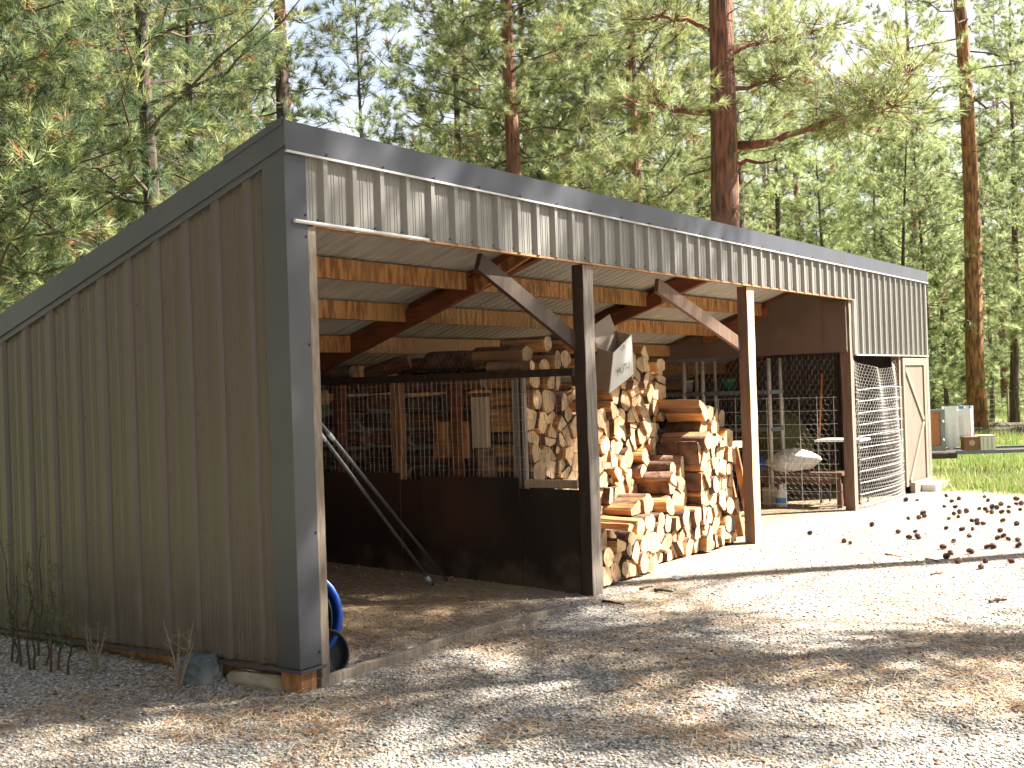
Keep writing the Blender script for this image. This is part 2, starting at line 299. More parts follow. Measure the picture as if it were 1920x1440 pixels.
# ------------------------------------------------------------------ mesh helpers
WL = {}
class MB:
    def __init__(s): s.v = []; s.f = []; s.m = []
    def add(s, vs, fs, m=0):
        o = len(s.v); s.v += [tuple(v) for v in vs]; s.f += [tuple(o + i for i in f) for f in fs]
        s.m += (list(m) if isinstance(m, (list, tuple)) else [m] * len(fs))
        return s
    def box(s, x0, x1, y0, y1, z0, z1, m=0):
        return s.add([(x, y, z) for x in (x0, x1) for y in (y0, y1) for z in (z0, z1)],
                     [(0, 1, 3, 2), (4, 6, 7, 5), (0, 4, 5, 1), (2, 3, 7, 6), (0, 2, 6, 4), (1, 5, 7, 3)], m)
    def beam(s, p0, p1, wd, ht, up=(0, 0, 1), m=0, segs=1, jit=0):
        p0 = Vector(p0); p1 = Vector(p1); d = (p1 - p0).normalized(); u = Vector(up); u = (u - d * u.dot(d)).normalized(); r = d.cross(u)
        vs = []; fs = []
        for k in range(segs + 1):
            c = p0.lerp(p1, k / segs)
            for a, b in ((-1, -1), (1, -1), (1, 1), (-1, 1)):
                j = Vector((random.uniform(-jit, jit), random.uniform(-jit, jit), random.uniform(-jit, jit))) if jit else Vector()
                vs.append(c + r * (a * wd / 2) + u * (b * ht / 2) + j)
        for k in range(segs):
            for i in range(4):
                j = (i + 1) % 4; fs.append((4 * k + i, 4 * k + j, 4 * k + 4 + j, 4 * k + 4 + i))
        fs.append((3, 2, 1, 0)); e = 4 * segs; fs.append((e, e + 1, e + 2, e + 3))
        return s.add(vs, fs, m)
    def tube(s, pts, rad, n=6, m=0, cap=True, wob=0):
        pts = [Vector(p) for p in pts]; N = len(pts)
        if not hasattr(rad, '__len__'): rad = [rad] * N
        d0 = (pts[1] - pts[0]).normalized(); u = d0.orthogonal().normalized()
        vs = []; fs = []
        for i, p in enumerate(pts):
            d = (pts[min(i + 1, N - 1)] - pts[max(i - 1, 0)]).normalized()
            u = (u - d * u.dot(d)).normalized(); r = d.cross(u)
            for k in range(n):
                a = 2 * pi * k / n; rr = rad[i] * (1 + (random.uniform(-wob, wob) if wob else 0))
                vs.append(p + (u * cos(a) + r * sin(a)) * rr)
        for i in range(N - 1):
            for k in range(n):
                j = (k + 1) % n; fs.append((i * n + k, i * n + j, (i + 1) * n + j, (i + 1) * n + k))
        if cap: fs.append(tuple(range(n - 1, -1, -1))); fs.append(tuple((N - 1) * n + k for k in range(n)))
        return s.add(vs, fs, m)
    def ell(s, c, r, nu=16, nv=10, m=0, fn=None, rot=None):
        vs = []; fs = []; c = Vector(c)
        for j in range(nv + 1):
            t = pi * j / nv
            for i in range(nu):
                a = 2 * pi * i / nu; p = Vector((sin(t) * cos(a), sin(t) * sin(a), cos(t)))
                q = fn(p) if fn else p
                q = Vector((q.x * r[0], q.y * r[1], q.z * r[2]))
                if rot: q = rot @ q
                vs.append(c + q)
        for j in range(nv):
            for i in range(nu):
                k = (i + 1) % nu; fs.append((j * nu + i, (j + 1) * nu + i, (j + 1) * nu + k, j * nu + k))
        return s.add(vs, fs, m)
    def lathe(s, c, prof, n=20, m=0):
        vs = []; fs = []
        for r, z in prof:
            for i in range(n):
                a = 2 * pi * i / n; vs.append((c[0] + r * cos(a), c[1] + r * sin(a), c[2] + z))
        for j in range(len(prof) - 1):
            for i in range(n):
                k = (i + 1) % n; fs.append((j * n + i, j * n + k, (j + 1) * n + k, (j + 1) * n + i))
        return s.add(vs, fs, m)
    def mesh(s, name, mats, off=(0, 0, 0), smooth=False):
        me = bpy.data.meshes.new(name)
        ox, oy, oz = off
        me.from_pydata([(v[0] - ox, v[1] - oy, v[2] - oz) for v in s.v], [], s.f)
        for mm in (mats if isinstance(mats, (list, tuple)) else [mats]): me.materials.append(mm)
        me.polygons.foreach_set('material_index', s.m)
        if smooth: me.polygons.foreach_set('use_smooth', [True] * len(s.f))
        me.update(); return me
    def build(s, name, mats, parent=None, loc=None, smooth=False, bevel=0):
        off = WL[parent.name] if parent is not None else (tuple(loc) if loc is not None else (0, 0, 0))
        me = s.mesh(name, mats, off, smooth)
        o = bpy.data.objects.new(name, me); COL.objects.link(o)
        if parent is not None: o.parent = parent
        else: o.location = off
        WL[o.name] = off
        if bevel:
            b = o.modifiers.new('bevel', 'BEVEL'); b.width = bevel; b.segments = 2; b.limit_method = 'ANGLE'
        return o
def tag(o, label=None, cat=None, group=None, kind=None):
    if label: o['label'] = label
    if cat: o['category'] = cat
    if group: o['group'] = group
    if kind: o['kind'] = kind
    return o
def empty(name, loc, label, cat, group=None):
    o = bpy.data.objects.new(name, None); COL.objects.link(o); o.location = loc; WL[o.name] = tuple(loc); o.empty_display_size = .1
    return tag(o, label, cat, group)
def fastmesh(name, V, F, mi, mats, smooth=False):
    """V (n,3) floats, F (m,3) ints"""
    me = bpy.data.meshes.new(name); n = len(V); mF = len(F)
    me.vertices.add(n); me.vertices.foreach_set('co', np.asarray(V, dtype=np.float32).ravel())
    me.loops.add(mF * 3); me.loops.foreach_set('vertex_index', np.asarray(F, dtype=np.int32).ravel())
    me.polygons.add(mF); me.polygons.foreach_set('loop_start', np.arange(0, mF * 3, 3, dtype=np.int32))
    me.polygons.foreach_set('loop_total', np.full(mF, 3, dtype=np.int32))
    for x in mats: me.materials.append(x)
    me.polygons.foreach_set('material_index', np.asarray(mi, dtype=np.int32))
    if smooth: me.polygons.foreach_set('use_smooth', [True] * mF)
    me.update(calc_edges=True); me.validate(); return me
ORD = ['first', 'second', 'third', 'fourth', 'fifth', 'sixth', 'seventh', 'eighth', 'ninth', 'tenth', 'eleventh', 'twelfth', 'thirteenth', 'fourteenth', 'fifteenth',
       'sixteenth', 'seventeenth', 'eighteenth', 'nineteenth', 'twentieth']
TENS = ['', '', 'twenty', 'thirty', 'forty', 'fifty', 'sixty', 'seventy', 'eighty', 'ninety']
def ordw(n):
    if n <= 20: return ORD[n - 1]
    if n % 10 == 0: return TENS[n // 10][:-1] + 'ieth'
    return TENS[n // 10] + '-' + ORD[n % 10 - 1]

# ================================================================== GROUND
GM = ground_material()
def build_ground():
    # fine near the yard, coarse far away
    def axis(lo, hi, fine_lo, fine_hi, step, grow):
        a = [fine_lo]
        while a[-1] < fine_hi: a.append(a[-1] + step)
        s = step
        while a[-1] < hi: s *= grow; a.append(a[-1] + s)
        s = step; b = [fine_lo]
        while b[-1] > lo: s *= grow; b.append(b[-1] - s)
        return b[:0:-1] + a
    xs = axis(-400, 900, -6, 16, .25, 1.12); ys = axis(-400, 900, -7, 8, .25, 1.12)
    mb = MB(); vs = [(x, y, gz(x, y)) for x in xs for y in ys]; ny = len(ys)
    fs = [(i * ny + j, (i + 1) * ny + j, (i + 1) * ny + j + 1, i * ny + j + 1) for i in range(len(xs) - 1) for j in range(ny - 1)]
    mb.add(vs, fs); o = mb.build('ground', GM, smooth=True); tag(o, kind='structure')
build_ground()

def scatter_stones():
    rng = np.random.default_rng(3)
    V = []; F = []; MI = []
    octa = np.array([(1, 0, 0), (0, 1, 0), (-1, 0, 0), (0, -1, 0), (0, 0, 1), (0, 0, -1)], float)
    of = np.array([(0, 1, 4), (1, 2, 4), (2, 3, 4), (3, 0, 4), (1, 0, 5), (2, 1, 5), (3, 2, 5), (0, 3, 5)])
    n = 0
    for k in range(42000):
        px = rng.uniform(-250, 2150); py = 960 + 520 * rng.random() ** .8
        p = onp(px, py, 2, 0)
        if p.x < -.02 and p.y > -.1 and p.y > 3: continue
        if p.y > 3 or p.x > 12.2 + .33 * p.y: continue
        if 0 < p.y < 4.3 and p.x > 0 and rng.random() < .75: continue
        if abs(p.y) < .12 and 0 < p.x < 13: continue
        if 3.3 < p.x < 6.8 and .0 < p.y: continue
        s = rng.uniform(.004, .0125) * (1.25 if rng.random() < .06 else 1)
        sc = np.array([s * rng.uniform(.8, 1.4), s * rng.uniform(.7, 1.1), s * rng.uniform(.4, .8)])
        a = rng.uniform(0, 2 * pi); ca, sa = cos(a), sin(a)
        q = (octa * (1 + rng.uniform(-.3, .3, (6, 1)))) * sc
        q = np.stack([q[:, 0] * ca - q[:, 1] * sa, q[:, 0] * sa + q[:, 1] * ca, q[:, 2]], 1) + np.array([p.x, p.y, gz(p.x, p.y) + sc[2] * .35])
        V.append(q); F.append(of + n); n += 6
        MI.append(np.full(8, rng.choice(5, p=[.26, .40, .22, .06, .06])))
    o = bpy.data.objects.new('gravel', fastmesh('gravel', np.concatenate(V), np.concatenate(F), np.concatenate(MI), K['sboth'])); COL.objects.link(o)
    tag(o, 'loose grey and tan gravel scattered over the yard', 'gravel', kind='stuff')
scatter_stones()
def scatter_needles():
    rng = np.random.default_rng(5); V = []; F = []; MI = []; n = 0
    for k in range(24000):
        px = rng.uniform(-200, 2100); py = 950 + 500 * rng.random() ** .7
        p = onp(px, py, 2, 0)
        if p.y > 3.2 or p.x < -.05 and p.y > 0 and rng.random() < .5: continue
        inside = p.y > 0 and 0 < p.x < 3.3
        if not inside and mnoise.noise(Vector((p.x * .9, p.y * 1.4, 9))) < -.05 + rng.random() * .35: continue
        if 3.3 < p.x < 6.8 and .05 < p.y: continue
        L = rng.uniform(.05, .19); a = rng.normal(.5, .9); w = rng.uniform(.0012, .0028); z = gz(p.x, p.y) + rng.uniform(.008, .02)
        d = np.array([cos(a), sin(a), rng.uniform(-.04, .08)]) * L; s = np.array([-sin(a), cos(a), 0]) * w
        c = np.array([p.x, p.y, z])
        V.append(np.array([c - s, c + s, c + d + s, c + d - s])); F.append(np.array([(0, 1, 2), (0, 2, 3)]) + n); n += 4
        MI.append(np.full(2, 0 if rng.random() < .55 else 1))
    o = bpy.data.objects.new('pine_litter', fastmesh('pine_litter', np.concatenate(V), np.concatenate(F), np.concatenate(MI), [K['brownneedle'], mat('straw coloured needles', (.55, .44, .28), (.45, .34, .2), 8, rough=.8)])); COL.objects.link(o)
    tag(o, 'fallen brown pine needles and straw lying on the gravel', 'pine litter', kind='stuff')
scatter_needles()
def scatter_grass():
    rng = np.random.default_rng(8); V = []; F = []; MI = []; n = 0
    for k in range(90000):
        px = rng.uniform(1690, 2060) if k < 60000 else rng.uniform(2060, 3400); py = 722 + 235 * rng.random() ** 1.0
        p = onp(px, py, 2, 0)
        if p.x - .33 * p.y < 12.3 + 1.0 * rng.random(): continue
        if p.x < 13.3 and p.y > -.1: continue
        d = (p - CAM).length
        if d > 75: continue
        if mnoise.noise(Vector((p.x * .35, p.y * .35, 4))) < -.25 and rng.random() < .8: continue
        h = rng.uniform(.05, .17) * (1 + d / 60) * (1 + .9 * max(0, mnoise.noise(Vector((p.x * .9, p.y * .9, 2))))); w = .0035 + d * .00028
        a = rng.uniform(0, 2 * pi); z = gz(p.x, p.y) - .01
        c = np.array([p.x, p.y, z]); s = np.array([cos(a), sin(a), 0]) * w; t = c + np.array([rng.normal(0, .3) * h, rng.normal(0, .3) * h, h])
        V.append(np.array([c - s, c + s, t])); F.append(np.array([(0, 1, 2)]) + n); n += 3
        MI.append(np.full(1, 1 if rng.random() < .22 + .5 * max(0, mnoise.noise(Vector((p.x * .5, p.y * .5, 7)))) else 0))
    o = bpy.data.objects.new('grass', fastmesh('grass', np.concatenate(V), np.concatenate(F), np.concatenate(MI), [K['grass'], K['grassdry']])); COL.objects.link(o)
    tag(o, 'bright sunlit meadow grass beyond the shed', 'grass', kind='stuff')
scatter_grass()

# ================================================================== SHED
RS = .345                                   # fall of the roof per metre towards the back
def roofz(y, z0=2.98): return z0 - RS * y
DEP = 4.3; XE = 13.11
shed = empty('open_front_shed', (0, 0, 0), 'long taupe metal clad shed with open front and charcoal trim in the clearing', 'shed')
RIB = []
def profile(u0, u1, sp, off=0., hh=.02):
    """cross-section of ribbed steel: (u, height)"""
    pts = []; k0 = int((u0 - off) / sp) - 2; k1 = int((u1 - off) / sp) + 2
    for k in range(k0, k1 + 1):
        c = off + k * sp
        for du, h in ((-.034, 0), (-.018, hh), (.018, hh), (.034, 0)): pts.append((c + du, h))
        for fr in (.33, .42, .60, .69):
            q = c + sp * fr
            for du, h in ((-.008, 0), (-.004, .0035), (.004, .0035), (.008, 0)): pts.append((q + du, h))
    pts = [p for p in pts if u0 < p[0] < u1]
    return [(u0, 0)] + pts + [(u1, 0)]
def ribbed(fn, u0, u1, sp, off, t0, t1, mb=None, hh=.02):
    mb = mb or MB(); pr = profile(u0, u1, sp, off, hh); vs = []; fs = []
    for u, h in pr:
        a = t0(u) if callable(t0) else t0; b = t1(u) if callable(t1) else t1
        vs.append(fn(u, h, a)); vs.append(fn(u, h, b))
    for i in range(len(pr) - 1): fs.append((2 * i, 2 * i + 2, 2 * i + 3, 2 * i + 1))
    mb.add(vs, fs); return mb
# gable wall, clad outside, plain inside
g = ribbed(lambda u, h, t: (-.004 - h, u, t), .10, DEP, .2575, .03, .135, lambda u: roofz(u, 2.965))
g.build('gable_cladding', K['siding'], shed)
MB().add([(0.012, .02, .13), (.012, DEP, .13), (.012, DEP, roofz(DEP, 2.984)), (.012, .02, roofz(.02, 2.984)), (.03, .02, .13), (.03, DEP, .13), (.03, DEP, roofz(DEP, 2.984)), (.03, .02, roofz(.02, 2.984))],
         [(0, 1, 2, 3), (7, 6, 5, 4), (0, 4, 5, 1), (1, 5, 6, 2), (2, 6, 7, 3), (3, 7, 4, 0)]).build('gable_lining', K['ply'], shed)
# front band
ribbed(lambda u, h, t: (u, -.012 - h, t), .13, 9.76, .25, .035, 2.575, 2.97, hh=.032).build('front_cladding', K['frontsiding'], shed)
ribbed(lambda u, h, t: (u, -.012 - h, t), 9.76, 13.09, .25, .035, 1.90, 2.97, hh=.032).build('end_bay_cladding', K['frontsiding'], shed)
# right end wall and back wall
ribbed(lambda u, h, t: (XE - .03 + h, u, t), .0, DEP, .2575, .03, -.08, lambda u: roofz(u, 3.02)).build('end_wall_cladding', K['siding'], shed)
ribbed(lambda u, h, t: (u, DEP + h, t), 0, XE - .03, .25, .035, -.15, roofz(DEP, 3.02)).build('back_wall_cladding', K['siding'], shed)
MB().box(.03, 9.57, DEP - .03, DEP - .006, -.1, 1.485).build('back_lining', K['ply'], shed)  # dark sheet added on the back wall to deepen the shade inside
MB().box(9.65, XE - .04, DEP - .03, DEP - .006, -.1, 1.485).build('back_lining', K['ply'], shed)
# roof: ribbed sheet, its underside shows cream
ribbed(lambda u, h, t: (u, t, roofz(t, 2.985) - h * .6 + .003), -.0, XE, .125, .035, .0, DEP + .15).build('roof_underside', K['ceil'], shed)
ribbed(lambda u, h, t: (u, t, roofz(t, 3.03) + h), -.02, XE + .02, .25, .035, -.02, DEP + .2).build('roof_sheet', K['roof'], shed)
# fascia, rake and corner trim
m1 = MB(); m1.box(-.035, XE + .03, -.050, -.045, 2.955, 3.115); m1.box(-.035, XE + .03, -.050, .10, 3.1155, 3.121)
m1.build('front_fascia', K['trim'], shed)
MB().box(-.035, XE + .03, -.062, -.0455, 2.945, 2.957).build('fascia_lip', K['drip'], shed)
def rake(mb, x0, x1, za, zb, y0=-.04, y1=DEP + .22):
    mb.add([(x, y, roofz(y, z)) for x in (x0, x1) for y in (y0, y1) for z in (za, zb)],
           [(0, 1, 3, 2), (4, 6, 7, 5), (0, 4, 5, 1), (2, 3, 7, 6), (0, 2, 6, 4), (1, 5, 7, 3)])
mr_ = MB(); rake(mr_, -.042, -.036, 2.965, 3.11, -.05); rake(mr_, -.036, .12, 3.104, 3.11, 0); mr_.build('rake_trim', K['trim'], shed)
mr_ = MB(); rake(mr_, -.030, -.026, 2.925, 2.968); mr_.build('rake_lower_strip', K['trim'], shed)
mr_ = MB(); rake(mr_, -.048, -.043, 3.085, 3.125, -.041, .42); mr_.build('rake_lap', K['trim'], shed)
mr_ = MB(); rake(mr_, XE + .02, XE + .026, 2.93, 3.11); mr_.build('end_rake_trim', K['trim'], shed)
mb = MB(); mb.box(-.030, .135, -.0325, -.029, .13, 2.944); mb.box(-.034, -.030, -.0325, .135, .13, 2.93)
mb.build('corner_trim', K['trim'], shed)
mb = MB(); mb.box(XE - .115, XE + .012, -.0325, -.029, .10, 2.944); mb.box(XE + .012, XE + .016, -.0325, .12, .10, 2.93)
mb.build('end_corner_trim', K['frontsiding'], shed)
mb = MB(); mb.box(-.055, -.003, -.05, DEP, .112, .118); mb.box(-.055, -.051, -.05, DEP, .118, .132); mb.box(-.0505, .15, -.055, -.0325, .1125, .1175); mb.box(-.055, .15, -.0555, -.0515, .118, .130)
mb.build('base_flashing', K['trim'], shed)
# drip bar under the header
mb = MB(); mb.tube([(.02, -.046, 2.578), (1.22, -.046, 2.572)], .011, 8); mb.build('drip_bar', K['drip'], shed, smooth=False)
mb = MB(); mb.box(1.2, 9.77, -.034, -.011, 2.560, 2.573); mb.build('header_edge_strip', K['header'], shed)
mb = MB(); mb.box(9.765, 13.1, -.045, -.0125, 1.885, 1.899); mb.box(9.745, 9.765, -.04, -.008, 1.90, 2.57); mb.build('end_bay_edge_strip', K['drip'], shed)
for k in range(1, 5):
    y = .03 + .2575 * (4 * k) + .036
    if y < DEP: MB().add([(-.0075, y, .14), (-.0075, y + .004, .14), (-.0075, y + .004, roofz(y, 2.93)), (-.0075, y, roofz(y, 2.93)), (-.003, y, .14), (-.003, y + .004, .14), (-.003, y + .004, roofz(y, 2.93)), (-.003, y, roofz(y, 2.93))],
        [(3, 2, 1, 0), (0, 1, 5, 4), (2, 3, 7, 6), (1, 2, 6, 5), (3, 0, 4, 7)]).build('sheet_lap', K['siding'], shed)
# screws
mb = MB()
def screw(mb, p, d, r=.006, L=.007):
    p = Vector(p); d = Vector(d); mb.tube([p, p + d * L], [r, r * .85], 6)
for k in range(1, 39):
    x = .035 + .25 * k
    if x < 9.7: screw(mb, (x - .045, -.012, 2.605), (0, -1, 0))
    if k % 2 == 1: screw(mb, (x, -.056, 2.97), (0, -1, 0), .009)
for k in range(39, 53):
    x = .035 + .25 * k; screw(mb, (x - .045, -.012, 1.93), (0, -1, 0))
for k in range(0, 17):
    y = .03 + .2575 * k + .045
    if y < .14: y = .12
    for z in (.16, .86, 1.53, 2.2, 2.75):
        if z < roofz(y, 2.85): screw(mb, (-.004, y + .14, z), (-1, 0, 0), .0065)
for z in (.2, .86, 1.9, 2.62, 2.5): screw(mb, (.12, -.033, z), (0, -1, 0), .007)
mb.build('screw_heads', K['screw'], shed)
# timber frame
cp = MB(); cp.box(.138, .205, -.030, .12, -.02, 2.56); cp.build('corner_post', K['cornerwood'], shed, bevel=.004)
MB().box(-.018, .11, -.02, .13, -.06, .111).build('corner_block', K['block'], shed, bevel=.006)
MB().box(.03, .07, .13, DEP, -.02, .125).build('skirt_board', K['block'], shed)
MB().box(.206, XE - .12, -.008, .035, 2.565, 2.93).build('header_beam', K['header'], shed)
def post(name, x0, x1, y1, ztop, mk, mf):
    mb = MB(); N = 14; vs = []; fs = []
    for k in range(N + 1):
        z = -.08 + (ztop + .08) * k / N
        for (x, y) in ((x0, -.006), (x1, -.006), (x1, y1), (x0, y1)):
            vs.append((x + random.uniform(-.004, .004), y + random.uniform(-.003, .003), z))
    ms = []
    for k in range(N):
        for i in range(4):
            j = (i + 1) % 4; fs.append((4 * k + i, 4 * k + j, 4 * k + 4 + j, 4 * k + 4 + i)); ms.append(1 if i == 0 else 0)
    fs += [(3, 2, 1, 0), (4 * N, 4 * N + 1, 4 * N + 2, 4 * N + 3)]; ms += [0, 0]
    mb.add(vs, fs, ms); o = mb.build('post', [K[mk], K[mf]], shed, bevel=.005); o['label'] = name; return o
post('dark stained post with a cracked weathered grey front', 3.215, 3.375, .095, 2.56, 'stain', 'weather')
post('brown post with a pale sunlit front between firewood and wire pen', 6.46, 6.635, .10, 2.56, 'postc', 'light wood')  # pale front face: sunlight put into its colour
post('brown post at the left edge of the wire pen', 9.64, 9.765, .12, 2.56, 'postc', 'doorframe')
post('brown post beside the pen door', 11.70, 11.77, .10, 1.90, 'postc', 'doorframe')
def raf(x, w_=.045):
    mb = MB(); y0, y1 = .04, DEP; zt, zb = 2.965, 2.79
    mb.add([(xx, y, roofz(y, z)) for xx in (x - w_, x + w_) for y in (y0, y1) for z in (zb, zt)],
           [(0, 1, 3, 2), (4, 6, 7, 5), (0, 4, 5, 1), (2, 3, 7, 6), (0, 2, 6, 4), (1, 5, 7, 3)])
    mb.build('rafter', K['rafter'], shed, bevel=.003)
for x in (.12, 3.30, 6.50, 9.66, 13.05): raf(x)
mb = MB()
for x0, y0, y1 in ((3.235, 1.0, 1.75), (6.435, .9, 1.6), (9.595, 1.0, 1.9)):
    mb = MB(); mb.add([(xx, y, roofz(y, z)) for xx in (x0 - .04, x0 + .018) for y in (y0, y1) for z in (2.76, 2.90)],
           [(0, 1, 3, 2), (4, 6, 7, 5), (0, 4, 5, 1), (2, 3, 7, 6), (0, 2, 6, 4), (1, 5, 7, 3)]); mb.build('rafter_splice', K['rafter'], shed, bevel=.003)
for y in (1.10, 1.75, 2.42, 3.1, 3.75):
    for a, b in ((.17, 3.25), (3.35, 6.45), (6.55, 9.61), (9.71, 13.0)):
        mb = MB(); n_ = 10; zt = roofz(y, 2.955)
        mb.beam((a, y, zt - .065), (b, y, zt - .065 + random.uniform(-.008, .004)), .045, .145, m=0, segs=n_, jit=.002)
        mb.build('purlin', K['purlin'], shed)
# braces
for p0, p1 in (((1.95, .09, 2.50), (3.24, .09, 1.96)), ((4.66, .09, 2.48), (6.49, .09, 1.98))):
    mb = MB(); mb.beam(p0, p1, .04, .125, (0, 0, 1)); mb.build('knee_brace', K['stain'] if p0[0] < 3 else K['postc'], shed, bevel=.003)
MB().beam((2.62, .10, 2.62), (2.72, .62, 2.42), .085, .04, (1, 0, 0)).build('hanging_block', K['purlin'], shed, bevel=.003)
# brown plywood wall above the pen side
mb = MB(); xw = 9.60
mb.add([(x, y, z) for x in (xw, xw + .02) for y, z in ((.02, 1.93), (.02, roofz(.02, 2.93)), (DEP - .01, roofz(DEP, 2.93)), (DEP - .01, 1.45), (2.55, 1.93))],
       [(0, 1, 2, 3, 4), (9, 8, 7, 6, 5), (0, 5, 6, 1), (1, 6, 7, 2), (2, 7, 8, 3), (3, 8, 9, 4), (4, 9, 5, 0)])
mb.build('plywood_gable_partition', K['tri'], shed)
MB().box(9.585, 9.60, .02, .30, 1.95, 2.55).build('plywood_batten', K['tri'], shed)
# ground boards along the open front
def plank(pts, w_, h, mk, label):
    mb = MB()
    P = [Vector(p) for p in pts]
    vs = []; fs = []
    for i, p in enumerate(P):
        d = (P[min(i + 1, len(P) - 1)] - P[max(0, i - 1)]).normalized(); r = Vector((-d.y, d.x, 0)).normalized()
        for a, z in ((-1, -h), (1, -h), (1, h * .5), (-1, h * .5)): vs.append(p + r * a * w_ / 2 + Vector((0, 0, z)))
    for k in range(len(P) - 1):
        for i in range(4):
            j = (i + 1) % 4; fs.append((4 * k + i, 4 * k + j, 4 * k + 4 + j, 4 * k + 4 + i))
    e = 4 * (len(P) - 1); fs += [(3, 2, 1, 0), (e, e + 1, e + 2, e + 3)]
    o = mb.add(vs, fs).build('edging_board', K[mk], loc=P[0], bevel=.004); tag(o, label, 'edging board'); return o
def gp(px, py, dz=0): p = gnd(px, py); return Vector((p.x, p.y, p.z + dz))
plank([gp(598, 1289, .03), gp(680, 1261, .035), gp(760, 1237, .03), gp(850, 1203, .03), gp(930, 1182, .03), gp(1000, 1162, .02), gp(1065, 1139, .01)], .045, .04, 'cornerwood',
      'long curved weathered board set in gravel across the empty bay')
plank([gp(1140, 1091, .02), gp(1220, 1071, .02), gp(1290, 1052, .02)], .04, .03, 'light wood', 'short sunlit board edging the gravel below the firewood stack')

# ================================================================== FIREWOOD PARTITION (mesh, rail, plywood)
PX = 3.30
part = empty('mesh_partition', (PX, .15, 0), 'wood and wire partition with dark plywood foot between empty bay and firewood', 'partition')
MB().box(PX - .03, PX + .03, .15, DEP - .05, 1.705, 1.765).build('top_rail', K['stain'], part, bevel=.003)
for y0, mk in ((.70, 'cornerwood'), (1.33, 'rafter'), (1.96, 'block'), (2.62, 'rafter'), (3.4, 'rafter')):
    o = MB().box(PX + .005, PX + .085, y0 - .045, y0 + .045, 0, 1.703).build('post', K[mk], part, bevel=.003)
MB().box(PX - .005, PX + .04, .652, .668, 0, 1.703).build('edge_post', K['stain'], part)
MB().box(PX - .0, PX + .04, .16, .65, .82, .885).build('lower_rail', K['light wood'], part, bevel=.003)
pan = [(.10, .66, .03, .815), (.665, 1.66, .05, .905), (1.665, 1.885, .08, .87), (1.89, 2.85, .10, .93), (2.855, 4.2, .12, .93)]
for k, (a, b, z0, z1) in enumerate(pan):
    x = PX - .035 - (.012 if k % 2 else 0)
    MB().box(x - .012, x, a, b, z0 - .06, z1).build('plywood_panel', K['ply'], part)
def wiregrid(y0, y1, z0, z1, sy, sz, r, x, r2=None):
    mb = MB()
    y = y0
    while y <= y1:
        mb.tube([(x + .002 * random.uniform(-1, 1), y + .012 * random.uniform(-1, 1), z0), (x, y + .012 * random.uniform(-1, 1), (z0 + z1) / 2), (x, y, z1)], r, 3, cap=False); y += sy
    z = z0
    while z <= z1 + .001:
        mb.tube([(x - .002, y0 + (y1 - y0) * i / 6, z + .008 * random.uniform(-1, 1)) for i in range(7)], r2 or r, 3, cap=False); z += sz
    return mb
wiregrid(.17, 4.1, .86, 1.70, .0508, .102, .0011, PX - .012).build('welded_wire_mesh', K['wire'], part)
def hexnet(fn, U, V_, cell, r, jit=.12):
    """chicken wire over the (u,v) rectangle mapped by fn"""
    mb = MB(); h = cell; wd = cell * .9; row = 0; v = 0
    while v < V_:
        u = 0 if row % 2 == 0 else wd / 2
        while u < U:
            a = (u, v); b = (u + wd / 2, v + h * .28); c = (u + wd, v); d = (u + wd / 2, v + h * .72)
            P = {}
            for key, q in (('a', a), ('b', b), ('c', c), ('d', d)):
                if q[0] <= U and q[1] <= V_: P[key] = Vector(fn(*q))
            if 'a' in P and 'b' in P: mb.tube([P['a'], P['b']], r, 3, cap=False)
            if 'b' in P and 'c' in P: mb.tube([P['b'], P['c']], r, 3, cap=False)
            if 'b' in P and 'd' in P: mb.tube([P['b'], P['d']], r * 1.35, 3, cap=False)
            u += wd
        v += h * .72; row += 1
    return mb
hexnet(lambda u, v: (PX - .02, .16 + u, min(1.77 + v, roofz(.16 + u, 2.8))), 3.0, .98, .055, .0008).build('chicken_wire', K['darkwire'], part)

